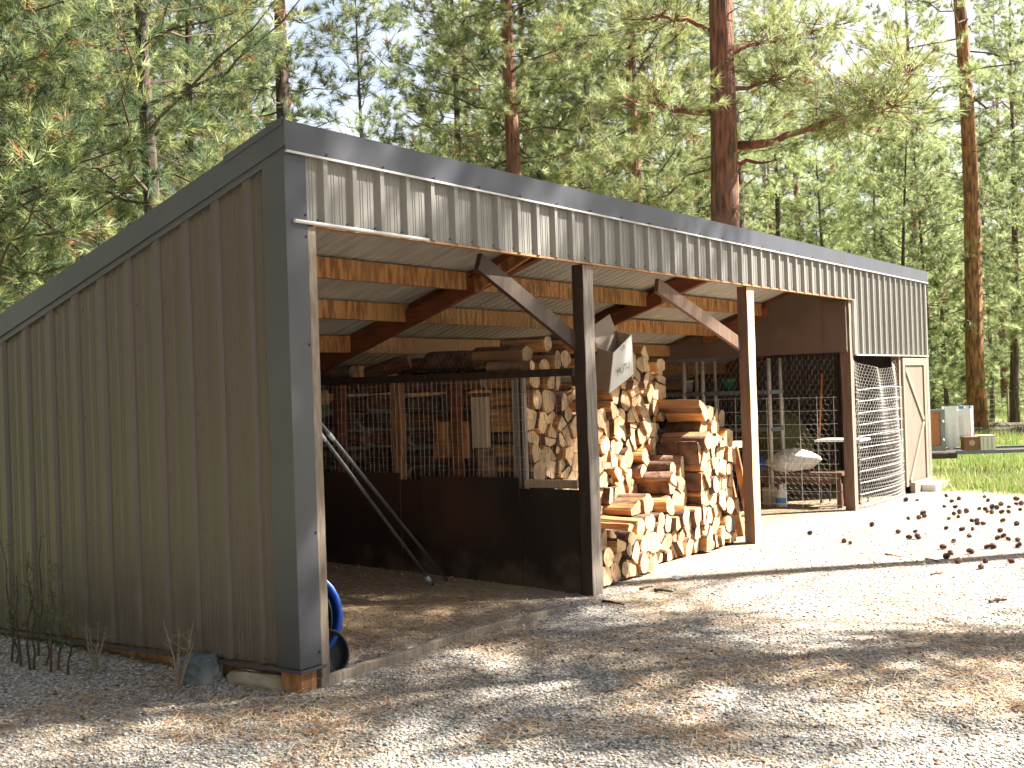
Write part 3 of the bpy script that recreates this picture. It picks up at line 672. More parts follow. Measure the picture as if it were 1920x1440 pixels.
# ================================================================== FIREWOOD
def voronoi(pts, bound):
    cells = []
    for i, p in enumerate(pts):
        poly = list(bound)
        for j, q in enumerate(pts):
            if i == j or (p[0] - q[0]) ** 2 + (p[1] - q[1]) ** 2 > .36: continue
            mx, my = (p[0] + q[0]) / 2, (p[1] + q[1]) / 2; nx, ny = q[0] - p[0], q[1] - p[1]
            out = []
            for k in range(len(poly)):
                a = poly[k]; b = poly[(k + 1) % len(poly)]
                da = (a[0] - mx) * nx + (a[1] - my) * ny; db = (b[0] - mx) * nx + (b[1] - my) * ny
                if da <= 0: out.append(a)
                if (da < 0) != (db < 0) and da != db:
                    t = da / (da - db); out.append((a[0] + (b[0] - a[0]) * t, a[1] + (b[1] - a[1]) * t))
            poly = out
            if not poly: break
        cells.append(poly)
    return cells
def outline(poly, kind, rmax):
    """log cross-section inside a cell: centre and points around it"""
    A = 0; cx = cz = 0
    for i in range(len(poly)):
        x1, z1 = poly[i]; x2, z2 = poly[(i + 1) % len(poly)]; k = x1 * z2 - x2 * z1; A += k; cx += (x1 + x2) * k; cz += (z1 + z2) * k
    cx /= 3 * A; cz /= 3 * A
    q = [((x - cx) * .975, (z - cz) * .975) for x, z in poly]
    if A < 0: q.reverse()
    if kind == 'round':
        rmin = 9
        for i in range(len(q)):
            x1, z1 = q[i]; x2, z2 = q[(i + 1) % len(q)]; L = math.hypot(x2 - x1, z2 - z1) + 1e-9; rmin = min(rmin, abs(x1 * z2 - x2 * z1) / L)
        rr = min(rmin * 1.12, rmax * .95)
        return cx, cz, [(cos(2 * pi * k / 16) * rr * random.uniform(.95, 1.05), sin(2 * pi * k / 16) * rr * random.uniform(.95, 1.05)) for k in range(16)]
    per = []; tot = 0
    for i in range(len(q)): L = math.dist(q[i], q[(i + 1) % len(q)]); per.append(L); tot += L
    out = []
    for i in range(len(q)):
        n_ = max(1, round(per[i] / tot * 16))
        if per[i] < tot * .03: continue
        for k in range(n_):
            t = (k + .06) / n_; x = q[i][0] + (q[(i + 1) % len(q)][0] - q[i][0]) * t; z = q[i][1] + (q[(i + 1) % len(q)][1] - q[i][1]) * t
            r_ = math.hypot(x, z); f = min(1, rmax * 1.15 / r_) if r_ > 0 else 1; out.append((x * f, z * f))
    return cx, cz, out
def cut(poly):
    """split a cell in two along a random line through its middle"""
    cx = sum(p[0] for p in poly) / len(poly); cz = sum(p[1] for p in poly) / len(poly); a = random.uniform(0, pi); nx, nz_ = cos(a), sin(a); o1 = []; o2 = []
    for i in range(len(poly)):
        p, q = poly[i], poly[(i + 1) % len(poly)]; dp = (p[0] - cx) * nx + (p[1] - cz) * nz_; dq = (q[0] - cx) * nx + (q[1] - cz) * nz_
        (o1 if dp < 0 else o2).append(p)
        if (dp < 0) != (dq < 0): t = dp / (dp - dq); m_ = (p[0] + (q[0] - p[0]) * t, p[1] + (q[1] - p[1]) * t); o1.append(m_); o2.append(m_)
    return [o1, o2]
def logmesh(pts, L, kind, barkdir=None, wob=.004):
    mb = MB(); N = len(pts); rings = 5; vs = []; fs = []; ms = []
    sl = random.uniform(-.015, .015); sl2 = random.uniform(-.015, .015)
    ins = [0, .03, .5, .97, 1]
    for j in range(rings):
        y = L * ins[j]; sc = .94 if j in (0, rings - 1) else 1.0
        for x, z in pts:
            vs.append((x * sc + random.uniform(-wob, wob), y + (sl * x + sl2 * z) * 3 * (1 if j < 2 else .3), z * sc + random.uniform(-wob, wob)))
    for j in range(rings - 1):
        for k in range(N):
            q = (k + 1) % N; fs.append((j * N + k, j * N + q, (j + 1) * N + q, (j + 1) * N + k))
            a = 2 * pi * (k + .5) / N
            if kind == 'round': ms.append(0)
            elif barkdir is None: ms.append(1)
            else: ms.append(0 if cos(a - barkdir) > .25 else 1)
    fs.append(tuple(range(N))); ms.append(2)
    fs.append(tuple((rings - 1) * N + k for k in range(N - 1, -1, -1))); ms.append(2)
    return mb.add(vs, [f[::-1] for f in fs], ms)
LOGN = [0]
SHAPE = {'round': 'round bark covered log', 'wedge': 'split log wedge with some bark', 'split': 'pale split log without bark'}
def place_log(pts, kind, barkdir, L, loc, label, group, rot=(0, 0, 0)):
    mb = logmesh(pts, L, kind, barkdir)
    me = mb.mesh('firewood_log', LOGSHADE if (loc[0] < 3.75 and loc[1] > 1.0) else LOGM)
    me.polygons.foreach_set('use_smooth', [m_ == 0 for m_ in mb.m])
    o = bpy.data.objects.new('firewood_log', me); COL.objects.link(o); o.location = loc; o.rotation_euler = rot
    tag(o, label, 'firewood log', group); LOGN[0] += 1; return o
def stack(name, x0, x1, z0, topf, yf, sp, group, keep=None, rmax=.088, L=(.38, .46), jy=.035):
    pts = []; z = z0 + sp * .45; r = 0
    idx = []
    while z < 2.05:
        x = x0 + sp * (.45 + .5 * (r % 2)); c = 0; any_ = False
        while x < x1 - sp * .25:
            if z < topf(x) - sp * .25:
                any_ = True
            if z < topf(x) + sp * 1.1:
                gh = z >= topf(x) - sp * .25
                pts.append((x + random.uniform(-.40, .40) * sp, z + random.uniform(-.36, .36) * sp)); idx.append((r, -1 if gh else c)); c += 1
            x += sp * random.uniform(.85, 1.2)
        if not any_: break
        z += sp * .9; r += 1
    bound = [(x0, z0), (x1, z0), (x1, 2.2), (x0, 2.2)]
    cells = voronoi(pts, bound); rows = {}; work = []
    for i, (p, poly) in enumerate(zip(pts, cells)):
        if len(poly) < 3 or idx[i][1] < 0: continue
        for pc in (cut(poly) if random.random() < .40 else [poly]):
            if len(pc) >= 3: work.append((i, p, pc))
    for i, p, poly in work:
        if len(poly) < 3 or (keep and not keep(p)): continue
        kind = random.choices(['round', 'wedge', 'split'], [.07, .53, .40])[0]
        cx, cz, ol = outline(poly, kind, rmax * random.uniform(.8, 1.15))
        # logs of the top row must not reach through the roof of the stack
        ln = random.uniform(*L); y = yf(cx, cz) + random.uniform(-jy, jy)
        rows.setdefault(idx[i][0], []).append((cx, cz, ol, kind, ln, y))
    for k, r in enumerate(sorted(rows)):
        for c, (cx, cz, ol, kind, ln, y) in enumerate(sorted(rows[r])):
            lab = '%s, row %s up, %s from left, %s' % ({'round': 'round log', 'wedge': 'split wedge', 'split': 'barkless split'}[kind],
                  {1: 'one', 2: 'two', 3: 'three', 4: 'four', 5: 'five', 6: 'six', 7: 'seven', 8: 'eight', 9: 'nine', 10: 'ten', 11: 'eleven', 12: 'twelve', 13: 'thirteen'}[k + 1], ordw(c + 1), name)
            place_log(ol, kind, random.uniform(0, 2 * pi), ln, (cx, y, cz), lab, group, (random.uniform(-.05, .05), 0, random.uniform(-.13, .13) if 'front' in name else random.uniform(-.08, .08)))
def hB(x): return .44 + max(0, x - 3.6) * .17 + (.14 if x > 5.2 else 0) + .05 * sin(x * 7)
def topA(x): return 1.72 + .08 * sin(x * 5.1) + (.16 if 4.9 < x < 6.0 else 0) - (.12 if 3.9 < x < 4.9 else 0)
GROUPA = 'logs of the rear firewood stack'; GROUPB = 'logs of the low front firewood stack'; GROUPC = 'logs of the tall right firewood stack'
stack('rear stack behind the dark post', 3.42, 5.95, .12, topA, lambda x, z: .66 + .03 * sin(x * 9) - .05 * (z < .9) * (x > 4), .163, GROUPA,
      keep=lambda p: p[1] > (.80 if p[0] < 3.75 else hB(p[0]) - .12 if p[0] < 5.84 else 1.4))
def topC(x): return 1.50 if x > 5.9 else 1.12
stack('low stepped front stack', 3.52, 5.62, .02, hB, lambda x, z: .20 - .10 * (x < 4.4) * (z < .35) + .12 * (z > .5), .156, GROUPB)
stack('tall right stack by the brown post', 5.64, 6.42, .02, topC, lambda x, z: .17 + (.10 if z > 1.1 else 0), .154, GROUPC)
# logs seen from the side through the wire
zrow = .90; r = 0; GROUPD = 'side logs behind the wire partition'
while zrow < 1.72:
    y = 1.10 + .03 * (r % 2); c = 0
    while y < 2.9:
        kind = random.choices(['round', 'wedge', 'split'], [.25, .3, .45])[0]; N = 14; hz = .085 * random.uniform(.8, 1.05); hx = random.uniform(.07, .1)
        pts = [(cos(2 * pi * k / N) * hx * random.uniform(.8, 1.1), sin(2 * pi * k / N) * hz * random.uniform(.8, 1.02)) for k in range(N)]
        ln = random.uniform(.36, .48); c += 1
        place_log(pts, kind, random.uniform(0, 6), ln, (3.52 + random.uniform(-.02, .06), y, zrow + random.uniform(-.012, .012)),
                  '%s lying lengthwise behind the wire, row %s from plywood, %s from the right' % ({'round': 'round log', 'wedge': 'split wedge', 'split': 'barkless split'}[kind], ['one', 'two', 'three', 'four', 'five', 'six'][r], ordw(c)), GROUPD,
                  (random.uniform(-.05, .05), 0, random.uniform(-.07, .07)))
        y += ln + random.uniform(.01, .05)
    zrow += .158; r += 1
def loose(loc, r_, L, kind, rot, label, bark=1.5):
    N = 14; pts = [(cos(2 * pi * k / N) * r_[0] * random.uniform(.85, 1.1), sin(2 * pi * k / N) * r_[1] * random.uniform(.85, 1.1)) for k in range(N)]
    return place_log(pts, kind, bark, L, loc, label, 'loose firewood on top of the stacks', rot)
loose((3.55, .74, 1.90), (.10, .075), .50, 'wedge', (0, 0, .03), 'long split log with dark bark back on top near the dark post', 1.4)
loose((3.62, .62, 1.80), (.07, .06), .42, 'split', (0, 0, -.08), 'short split log with pale cut end resting on the rail')
loose((3.80, .60, 1.84), (.065, .10), .42, 'split', (.05, 0, .06), 'pointed pale wedge standing proud near the top rail')
loose((3.96, .62, 1.86), (.09, .08), .42, 'round', (0, 0, 0), 'round log on top of the rear stack beside the dark post')
loose((3.60, 2.02, 1.90), (.035, .065), .50, 'split', (-.22, 0, .05), 'thin light split board log tilted on top at the far end')
loose((3.52, 2.62, 1.82), (.07, .06), .44, 'round', (0, 0, .2), 'small round log lying under the tilted split log')
loose((3.66, 1.30, 1.86), (.12, .10), .5, 'round', (0, 0, .1), 'thick dark log on top in the middle of the partition')
loose((3.72, 1.75, 1.84), (.09, .08), .5, 'wedge', (0, 0, -.1), 'dark split log on top behind the black plastic sheet')
loose((5.15, .60, 1.80), (.085, .13), .42, 'round', (0, 0, .05), 'big upright oval log right of the cardboard box')
loose((5.62, .55, 1.80), (.13, .07), .44, 'wedge', (0, 0, .12), 'broad split log capping the rear stack at its right end')
loose((3.75, .66, 1.99), (.08, .07), .42, 'wedge', (0, 0, .1), 'split wedge lying highest of the loose wood beside the dark post')
loose((4.10, .58, 1.99), (.07, .08), .42, 'split', (0, 0, -.05), 'upper pale split log half hidden by the dark post')
loose((4.22, .62, 1.83), (.08, .075), .42, 'wedge', (0, 0, .04), 'lower split log just left of the cardboard box')
loose((3.40, .60, 1.80), (.05, .045), .40, 'round', (0, 0, .12), 'slim round log at the very edge of the rail near the dark post')
loose((4.05, .52, 1.46), (.05, .055), .42, 'split', (0, 0, -.1), 'small pale log poking out below the cardboard box')
# upright split board and stump behind wire
mb = MB(); mb.box(3.345, 3.40, 1.03, 1.185, 1.135, 1.56); o = mb.build('split_board', K['light wood'], loc=(3.37, 1.1, 1.135), bevel=.004); tag(o, 'pale yellow split board standing upright behind the wire', 'board')
mb = MB(); mb.tube([(3.40, 1.08, .10), (3.40, 1.08, .6), (3.405, 1.085, 1.13)], [.10, .098, .095], 14, wob=.05); o = mb.build('stump', [K['logbark']], loc=(3.4, 1.08, .1)); tag(o, 'dark bark covered round standing under the upright pale board', 'log round')
mb = MB(); mb.box(3.34, 3.385, 1.22, 1.58, 1.05, 1.36); o = mb.build('short_board', K['purlin'], loc=(3.36, 1.4, 1.05), bevel=.004); tag(o, 'orange brown board block behind the wire left of the pale board', 'board')
# black plastic sheet
mb = MB(); nx, ny = 8, 12; vs = []; fs = []
for i in range(nx):
    for j in range(ny):
        x = 3.34 + .35 * i / (nx - 1); y = .95 + .85 * j / (ny - 1)
        vs.append((x, y, 1.785 + .035 * mnoise.noise(Vector((x * 9, y * 7, 1))) + .03 * sin(y * 13) * (i / nx)))
for i in range(nx - 1):
    for j in range(ny - 1): fs.append((i * ny + j, (i + 1) * ny + j, (i + 1) * ny + j + 1, i * ny + j + 1))
o = mb.add(vs, fs).build('plastic_sheet', mat('black plastic film', (.01, .011, .016), rough=.25), loc=(3.4, 1.3, 1.78), smooth=True); tag(o, 'crumpled black plastic sheet on the top rail of the partition', 'plastic sheet')

# cardboard box on the stack
def carton():
    A = fwd(1142, 738, 9.75); B = fwd(1188, 702, 10.12); D = fwd(1150, 662, 9.75); C_ = fwd(1184, 628, 10.12); E_ = fwd(1114, 726, 10.02); F_ = fwd(1120, 652, 10.02)
    G_ = E_ + (B - A); H_ = F_ + (C_ - D) 
    e = empty('cardboard_box', A, 'open tan cardboard box with white printed side leaning on top of the firewood', 'cardboard box')
    def sheet(q, t, mk, name, lab=None, par=e):
        q = [Vector(v) for v in q]; n = (q[1] - q[0]).cross(q[3] - q[0]).normalized() * t
        ns = 8; vs = []; fs = []
        for s in (0, 1):
            for i in range(ns + 1):
                for j in range(2):
                    a = q[0].lerp(q[1], i / ns) if j == 0 else q[3].lerp(q[2], i / ns)
                    vs.append(a + n * s)
        K2 = 2 * (ns + 1)
        for i in range(ns):
            a, b, c, d = 2 * i, 2 * i + 2, 2 * i + 3, 2 * i + 1
            fs += [(a, b, c, d), (K2 + d, K2 + c, K2 + b, K2 + a), (a, K2 + a, K2 + b, b), (d, c, K2 + c, K2 + d)]
        fs += [(0, 1, K2 + 1, K2), (2 * ns, K2 + 2 * ns, K2 + 2 * ns + 1, 2 * ns + 1)]
        o = MB().add(vs, fs).build(name, K[mk], par)
        if lab: o['label'] = lab
        return o
    f = sheet((A, B, C_, D), -.004, 'cardwhite', 'printed_side', 'white faced side with black printed letters')
    sheet((E_, A, D, F_), -.004, 'card', 'end_panel'); sheet((E_, G_, H_, F_), .004, 'card', 'back_panel'); sheet((B, G_, H_, C_), .004, 'card', 'far_end_panel'); sheet((A, B, G_, E_), .004, 'card', 'base_panel')
    up = (D - A).normalized(); bk = (F_ - D)
    sheet((F_, H_, H_ + up * .12 + bk * .5, F_ + up * .14 + bk * .6), .004, 'card', 'flap')
    # lettering
    ux = (B - A).normalized(); uy = (D - A); uy = (uy - ux * uy.dot(ux)).normalized(); uz = ux.cross(uy)
    if uz.dot(CAM - A) < 0: uz = -uz
    for txt, px, py, sz in (('MUTU', 1156, 706, .085), ('UR', 1163, 659, .06)):
        cu = bpy.data.curves.new('t', 'FONT'); cu.body = txt; cu.size = sz
        to = bpy.data.objects.new('t', cu); me = bpy.data.meshes.new_from_object(to)
        d = ray(px, py); t = (A - CAM).dot(uz) / d.dot(uz); P = CAM + d * t + uz * .007
        mb = MB(); mb.add([P + ux * v.co.x + uy * v.co.y for v in me.vertices], [tuple(p.vertices) for p in me.polygons])
        o = mb.build('printed_lettering', K['ink'], f); o['label'] = 'black printed letters ' + txt
        bpy.data.objects.remove(to)
carton()

# ================================================================== INSIDE THE EMPTY BAY
for px, py, lab, col in ((812, 1098, 'grey metal pipe with a coupling, the lower of two leaning in the bay', 1), (838, 1090, 'plain grey metal pipe, the upper of two leaning in the bay', 0)):
    b = gnd(px, py); t0 = onp(588 if col else 592, 797 if col else 783, 0, 1.0)
    top = b + (t0 - b) * ((b.x - .09) / (b.x - 1.0)); dz = (top - b)
    mb = MB(); mb.tube([b + Vector((0, 0, .01)), top], .0125, 10)
    p = empty('conduit_pipe', b, lab, 'pipe'); mb.build('pipe_body', K['conduit'], p, smooth=True)
    if col:
        c = b + dz * .03; mb = MB(); mb.tube([b + dz * .018, b + dz * .045], .018, 10); mb.build('coupling', K['drip'], p, smooth=True)
        mb = MB(); mb.tube([b + dz * .62, b + dz * .64], .016, 10); mb.build('coupling', K['drip'], p, smooth=True)
    else:
        mb = MB(); mb.tube([b + dz * .62, b + dz * .64], .016, 10); mb.build('coupling', K['drip'], p, smooth=True)
# blue tub on edge + black pan
tb = empty('plastic_tub', (.30, .40, 0), 'blue plastic tub standing on edge just inside the corner post', 'tub')
def dish(c, R_, depth, ax, n=28, m=0, lipw=.03, flat=1.0):
    """open dish: axis ax points out of the opening"""
    ax = Vector(ax).normalized(); u = ax.orthogonal().normalized(); u = Vector((0, 0, 1)); u = (u - ax * u.dot(ax)).normalized(); v = ax.cross(u); c = Vector(c)
    prof = [(0, -depth), (.6, -depth), (.8, -depth * .8), (.95, -.02), (1, 0), (1 + lipw / R_, 0), (1 + lipw / R_, -.02), (.99, -.03), (.84, -depth * .84), (.62, -depth - .01), (0, -depth - .01)]
    mb = MB(); vs = []; fs = []
    for r_, d in prof:
        for k in range(n):
            a = 2 * pi * k / n; vs.append(c + ax * d + (u * cos(a) + v * sin(a) * flat) * R_ * r_)
    for j in range(len(prof) - 1):
        for k in range(n):
            q = (k + 1) % n; fs.append((j * n + k, j * n + q, (j + 1) * n + q, (j + 1) * n + k))
    mb.add(vs, fs); return mb
dish((.33, .30, .33), .24, .13, (-.80, -.58, .12), lipw=.03, flat=.9).build('tub_shell', K['blue'], tb, smooth=True)
dish((.325, .29, .32), .20, .08, (-.80, -.58, .1), lipw=.012, flat=.85).build('tub_liner', K['rubber'], tb, smooth=True)
pn = empty('rubber_pan', (.36, .05, .02), 'black rubber feed pan tilted below the blue tub', 'feed pan')
dish((.36, .10, .14), .125, .06, (-.45, -.75, .45), lipw=.012, flat=.8).build('pan_shell', K['rubber'], pn, smooth=True)

# ================================================================== THINGS BY THE CORNER
def rock(c, r_, seed, mk, label, rot=0, sharp=.35):
    rr = Matrix.Rotation(rot, 3, 'Z')
    def fn(p):
        k = 1 + sharp * mnoise.noise(p * 1.3 + Vector((seed, 0, 0))) + .12 * mnoise.noise(p * 4 + Vector((0, seed, 0)))
        q = p * k; q.z = min(q.z, .62 + .1 * mnoise.noise(p * 2 + Vector((seed, 1, 1)))); return q
    mb = MB(); mb.ell(c, r_, 18, 12, fn=fn, rot=rr); o = mb.build('rock', K[mk], loc=c); tag(o, label, 'rock'); return o
p = gnd(392, 1268); rock((p.x - .02, p.y + .02, .05), (.18, .12, .16), 3, 'rockblue', 'angular blue grey rock against the gable wall foot', .3)
p = gnd(487, 1285); rock((p.x + .0, p.y + .02, .03), (.06, .22, .085), 8, 'rocktan', 'flat tan rock slab under the gable wall next to the corner block', .1, .2)
def shrub():
    base = gnd(60, 1238)
    e = empty('shrub', base, 'thin leafy green shrub growing against the left end of the gable wall', 'shrub')
    st = MB(); lv = MB(); rg = random.Random(4)
    for px, top in ((-20, 1030), (8, 1010), (30, 1080), (52, 1035), (72, 1005), (88, 1130), (118, 1120), (20, 1120), (140, 1150), (60, 1090), (100, 1060)):
        b = gnd(px * .8 + 15, 1235 + px * .13 + rg.uniform(-8, 16)); d = (b - CAM).dot(CF)
        t = fwd(px, top, d - .05); P = [b]
        for k in range(1, 6): q = b.lerp(t, k / 5) + Vector((rg.uniform(-.02, .02), rg.uniform(-.02, .02), 0)); P.append(q)
        st.tube(P, [.008, .007, .006, .005, .004, .0025], 5)
        for k in range(26):
            q = b.lerp(t, rg.uniform(.25, 1)); dr = Vector((rg.uniform(-1, 1), rg.uniform(-1, 1), rg.uniform(-.1, 1))).normalized()
            e2 = q + dr * rg.uniform(.03, .11)
            if k % 3 == 0: st.tube([q, e2], [.002, .001], 3)
            for _ in range(2):
                l0 = q.lerp(e2, rg.uniform(.4, 1)); a = Vector((rg.uniform(-1, 1), rg.uniform(-1, 1), rg.uniform(-1, 1))).normalized() * .011; b2 = a.orthogonal().normalized() * .005
                a = a * 1.25; b2 = b2 * 1.4; lv.add([l0, l0 + a + b2, l0 + a * 2, l0 + a - b2], [(0, 1, 2, 3)])
    st.build('stems', K['twig'], e); lv.build('leaves', K['leafgreen'], e)
shrub()
def weed(px, py, topy, label, rg, spread=30, n=6):
    b = gnd(px, py); e = empty('dead_weed', b, label, 'weed'); mb = MB(); d = (b - CAM).dot(CF)
    for k in range(n):
        t = fwd(px + rg.uniform(-spread, spread), topy + rg.uniform(0, 60), d); mid = b.lerp(t, .5) + Vector((rg.uniform(-.015, .015), rg.uniform(-.015, .015), 0))
        mb.tube([b, mid, t], [.006, .0045, .002], 4)
        for j in range(8):
            q = b.lerp(t, rg.uniform(.35, .95)); mb.tube([q, q + Vector((rg.uniform(-.06, .06), rg.uniform(-.06, .06), rg.uniform(.01, .08)))], [.0018, .0008], 3)
    mb.build('dry_stalks', mat('dry grey stalks', (.30, .24, .18), (.2, .16, .12), 9, rough=.9), e)
weed(335, 1296, 1150, 'dry leafless weed standing in gravel left of the blue grey rock', random.Random(2))
weed(180, 1262, 1120, 'sparse dry weed between the shrub and the leafless weed', random.Random(5), 22, 4)

# ================================================================== WIRE PEN
pen = empty('wire_pen', (9.7, 0, 0), 'wire pen under the right end of the shed with netting and brown door', 'animal pen')
hexnet(lambda u, v: (9.60 + .006 * sin(9 * u + 4 * v), .16 + u, gz(9.6, u) + v), 2.3, 1.90, .085, .0018).build('side_chicken_wire', K['darkwire'], pen)
mb = MB()
for k in range(9):
    z = .07 + .165 * k; mb.tube([(9.578, .16 + 2.2 * i / 5, z + random.uniform(-.006, .006)) for i in range(6)], .0032, 4, cap=False)
for k in range(11):
    y = .20 + .215 * k; mb.tube([(9.576, y, .02), (9.576, y + random.uniform(-.01, .01), 1.40)], .0032, 4, cap=False)
mb.build('side_welded_panel', K['panelwire'], pen)
def bul(x, z): return -.03 - .17 * sin(pi * min(1, max(0, (x - 9.78) / 1.92))) * (1 - .35 * abs(z - .8) / .8)
mb = MB()
for k in range(11):
    z = .04 + .142 * k
    mb.tube([(9.78 + 1.92 * i / 10, bul(9.78 + 1.92 * i / 10, z), z + .025 * sin(pi * i / 10)) for i in range(11)], .0048, 5, cap=False)
for x in (9.79, 11.69): mb.tube([(x, bul(x, 0), .02), (x, bul(x, .8), .75), (x, bul(x, 1.47), 1.47)], .0048, 5, cap=False)
mb.build('bowed_welded_panel', K['panelwire'], pen)
def netf(u, v):
    x = 9.78 + u; t = u / 1.92; sag = .13 * sin(pi * t) * (v / 1.85) ** 3
    return (x + .04 * sin(v * 5), bul(x, min(v, 1.6)) * (1 - .5 * (v / 1.85) ** 2) + .05 * sin(u * 8) * (v / 1.85) ** 2 + .02, v - sag)
hexnet(netf, 1.92, 1.86, .062, .0024).build('front_chicken_wire', K['panelwire'], pen)
# door
dr = MB(); dr.box(11.80, 12.98, -.012, .004, .10, 1.86); door = dr.build('pen_door', K['door'], pen)
for (x0, x1, z0, z1) in ((11.80, 11.90, .10, 1.86), (12.86, 12.98, .10, 1.86), (11.902, 12.858, 1.76, 1.86)):
    MB().box(x0, x1, -.032, -.0125, z0, z1).build('door_frame_board', K['doorframe'], door, bevel=.002)
for p0, p1 in (((11.95, -.022, 1.72), (12.80, -.022, .98)), ((12.80, -.022, .96), (12.02, -.022, .16))):
    MB().beam(p0, p1, .075, .018, (0, -1, 0)).build('door_brace', K['doorframe'], door)
MB().box(12.99, 13.08, -.028, .05, .10, 1.885).build('door_jamb', K['door'], pen)
MB().box(11.95, 13.05, -.10, -.034, .0, .15).build('door_sill', K['doorframe'], pen, bevel=.004)
MB().box(12.25, 13.30, -.30, -.105, -.02, .10).build('sill_block', K['cardwhite'], pen, bevel=.006)
# rack
rk = empty('shelf_rack', (10.0, 1.6, 0), 'white pole rack with grey shelves inside the shed behind the brown post', 'shelf rack')
for y in (1.13, 2.05, 2.32, 3.2):
    MB().tube([(9.86, y, -.0), (9.86, y, 1.90)], .026, 8).build('pole', K['whitepole'], rk, smooth=True)
    MB().tube([(10.25, y, -.0), (10.25, y, 1.90)], .024, 8).build('pole', K['whitepole'], rk, smooth=True)
for z in (1.44, .96, .45): MB().box(9.84, 10.27, 1.10, 3.3, z, z + .05).build('shelf', K['greyboard'], rk)
for y, z, c, lab in ((1.75, 1.49, (.02, .12, .06), 'dark green pot on the top grey shelf'), (2.0, 1.01, (.5, .38, .05), 'yellow tub on the middle grey shelf'), (1.55, 1.01, (.02, .16, .13), 'teal pot on the middle grey shelf'), (2.35, 1.49, (.4, .38, .33), 'pale pot on the top grey shelf')):
    mb = MB(); mb.lathe((10.0, y, z), [(0, 0), (.07, 0), (.09, .14), (.098, .14), (.098, .16), (.085, .16), (.07, .02), (0, .02)], 16)
    o = mb.build('flower_pot', mat('pot plastic ' + lab.split()[0], c, rough=.5), loc=(10.0, y, z), smooth=True); tag(o, lab, 'pot')
# bag, bench, jugs, table, bundle, shovel
bn = empty('wooden_bench', (10.0, .8, 0), 'low wooden bench inside the wire pen carrying a white bag', 'bench')
MB().box(9.85, 10.2, .22, 1.35, .40, .44).build('bench_top', K['postc'], bn, bevel=.003)
MB().box(9.85, 9.88, .24, 1.33, .30, .399).build('apron', K['postc'], bn)
for x in (9.90, 10.15):
    for y in (.27, 1.30): MB().box(x - .03, x + .03, y - .03, y + .03, -.02, .399 if x > 10 else .299).build('leg', K['postc'], bn)
rb = random.Random(3)
def bagfn(p):
    k = (abs(p.y) ** 2.2); q = Vector((p.x * (1 - .35 * k), p.y, p.z * (1 - .55 * k)))
    q *= 1 + .10 * mnoise.noise(p * 2.1) + .04 * mnoise.noise(p * 7)
    q.z = max(q.z, -.72); return q
mb = MB(); mb.ell((10.0, .92, .565), (.22, .40, .165), 34, 22, fn=bagfn, rot=Matrix.Rotation(-.10, 3, 'X'))
o = mb.build('feed_bag', K['bag'], loc=(10, .92, .45), smooth=True); tag(o, 'bulging white feed bag lying on the bench behind the wire', 'bag')
mb = MB(); mb.tube([(9.76, .98, .0), (9.76, .98, .02), (9.76, .98, .19), (9.76, .98, .24), (9.76, .98, .27)], [.05, .075, .075, .03, .025], 14)
e = empty('plastic_jug', (9.76, .98, 0), 'white plastic jug with blue label standing below the bag', 'jug'); mb.build('jug_body', K['whiteplastic'], e, smooth=True)
MB().tube([(9.76, .98, .06), (9.76, .98, .13)], .0775, 14).build('label_band', K['tarpblue'], e); MB().tube([(9.76, .98, .27), (9.76, .98, .295)], .028, 12).build('cap', K['whiteplastic'], e)
mb = MB(); mb.box(9.80, 9.96, 1.10, 1.26, 0, .25); e = empty('canister', (9.88, 1.18, 0), 'square beige canister left of the white jug below the bag', 'canister'); mb.build('canister_body', K['beigeplastic'], e, bevel=.02)
MB().tube([(9.85, 1.15, .25), (9.85, 1.15, .275)], .025, 12).build('cap', K['beigeplastic'], e)
tb2 = empty('white_table', (10.55, .5, 0), 'small table with thin white top behind the wire right of the bag', 'table')
MB().box(10.3, 10.75, .12, .72, .80, .83).build('table_top', K['whiteplastic'], tb2, bevel=.004)
for x in (10.35, 10.7):
    for y in (.17, .67): MB().tube([(x, y, 0), (x, y, .799)], .014, 8).build('leg', K['darksteel'], tb2)
bd = empty('canvas_bundle', (11.0, 1.5, 0), 'large olive rounded canvas bundle with brown edge in the dark pen', 'bundle')
MB().ell((11.0, 1.62, .62), (.5, .62, .64), 26, 18, fn=lambda p: p * (1 + .05 * mnoise.noise(p * 3))).build('canvas', K['olive'], bd, smooth=True)
mb = MB(); mb.tube([(10.88 - .15 * cos(t) ** 2, 1.62 - .655 * cos(t), .62 + .675 * sin(t)) for t in [(-.3 + 2.0 * k / 14) for k in range(15)]], .022, 8); mb.build('edge_band', K['brownrim'], bd, smooth=True)
sh = empty('shovel', (10.6, .95, 0), 'orange wooden handled shovel leaning upright in the dark pen', 'shovel')
q0 = onp(1541, 700, 0, 11.2); q1 = onp(1534, 870, 0, 11.0)
MB().tube([q0, q1], .017, 8).build('handle', K['orangewood'], sh, smooth=True)
qd = (q1 - q0).normalized()
MB().beam(q1, q1 + qd * .32, .2, .012, (1, 0, 0)).build('blade', K['darksteel'], sh, bevel=.003)
# blue bottle-like thing behind the post
e = empty('blue_container', (9.95, 1.35, 0), 'small blue container by the rack foot left of the bag', 'container')
p = onp(1428, 880, 0, 9.95); mb = MB(); mb.lathe((9.95, p.y, .44), [(0, 0), (.07, 0), (.075, .1), (.05, .15), (.03, .16), (.03, .2), (0, .2)], 14); mb.build('container_body', K['blue'], e, smooth=True)
MB().box(9.86, 10.05, p.y - .1, p.y + .1, 0, .438).build('container_stand', K['darksteel'], e)
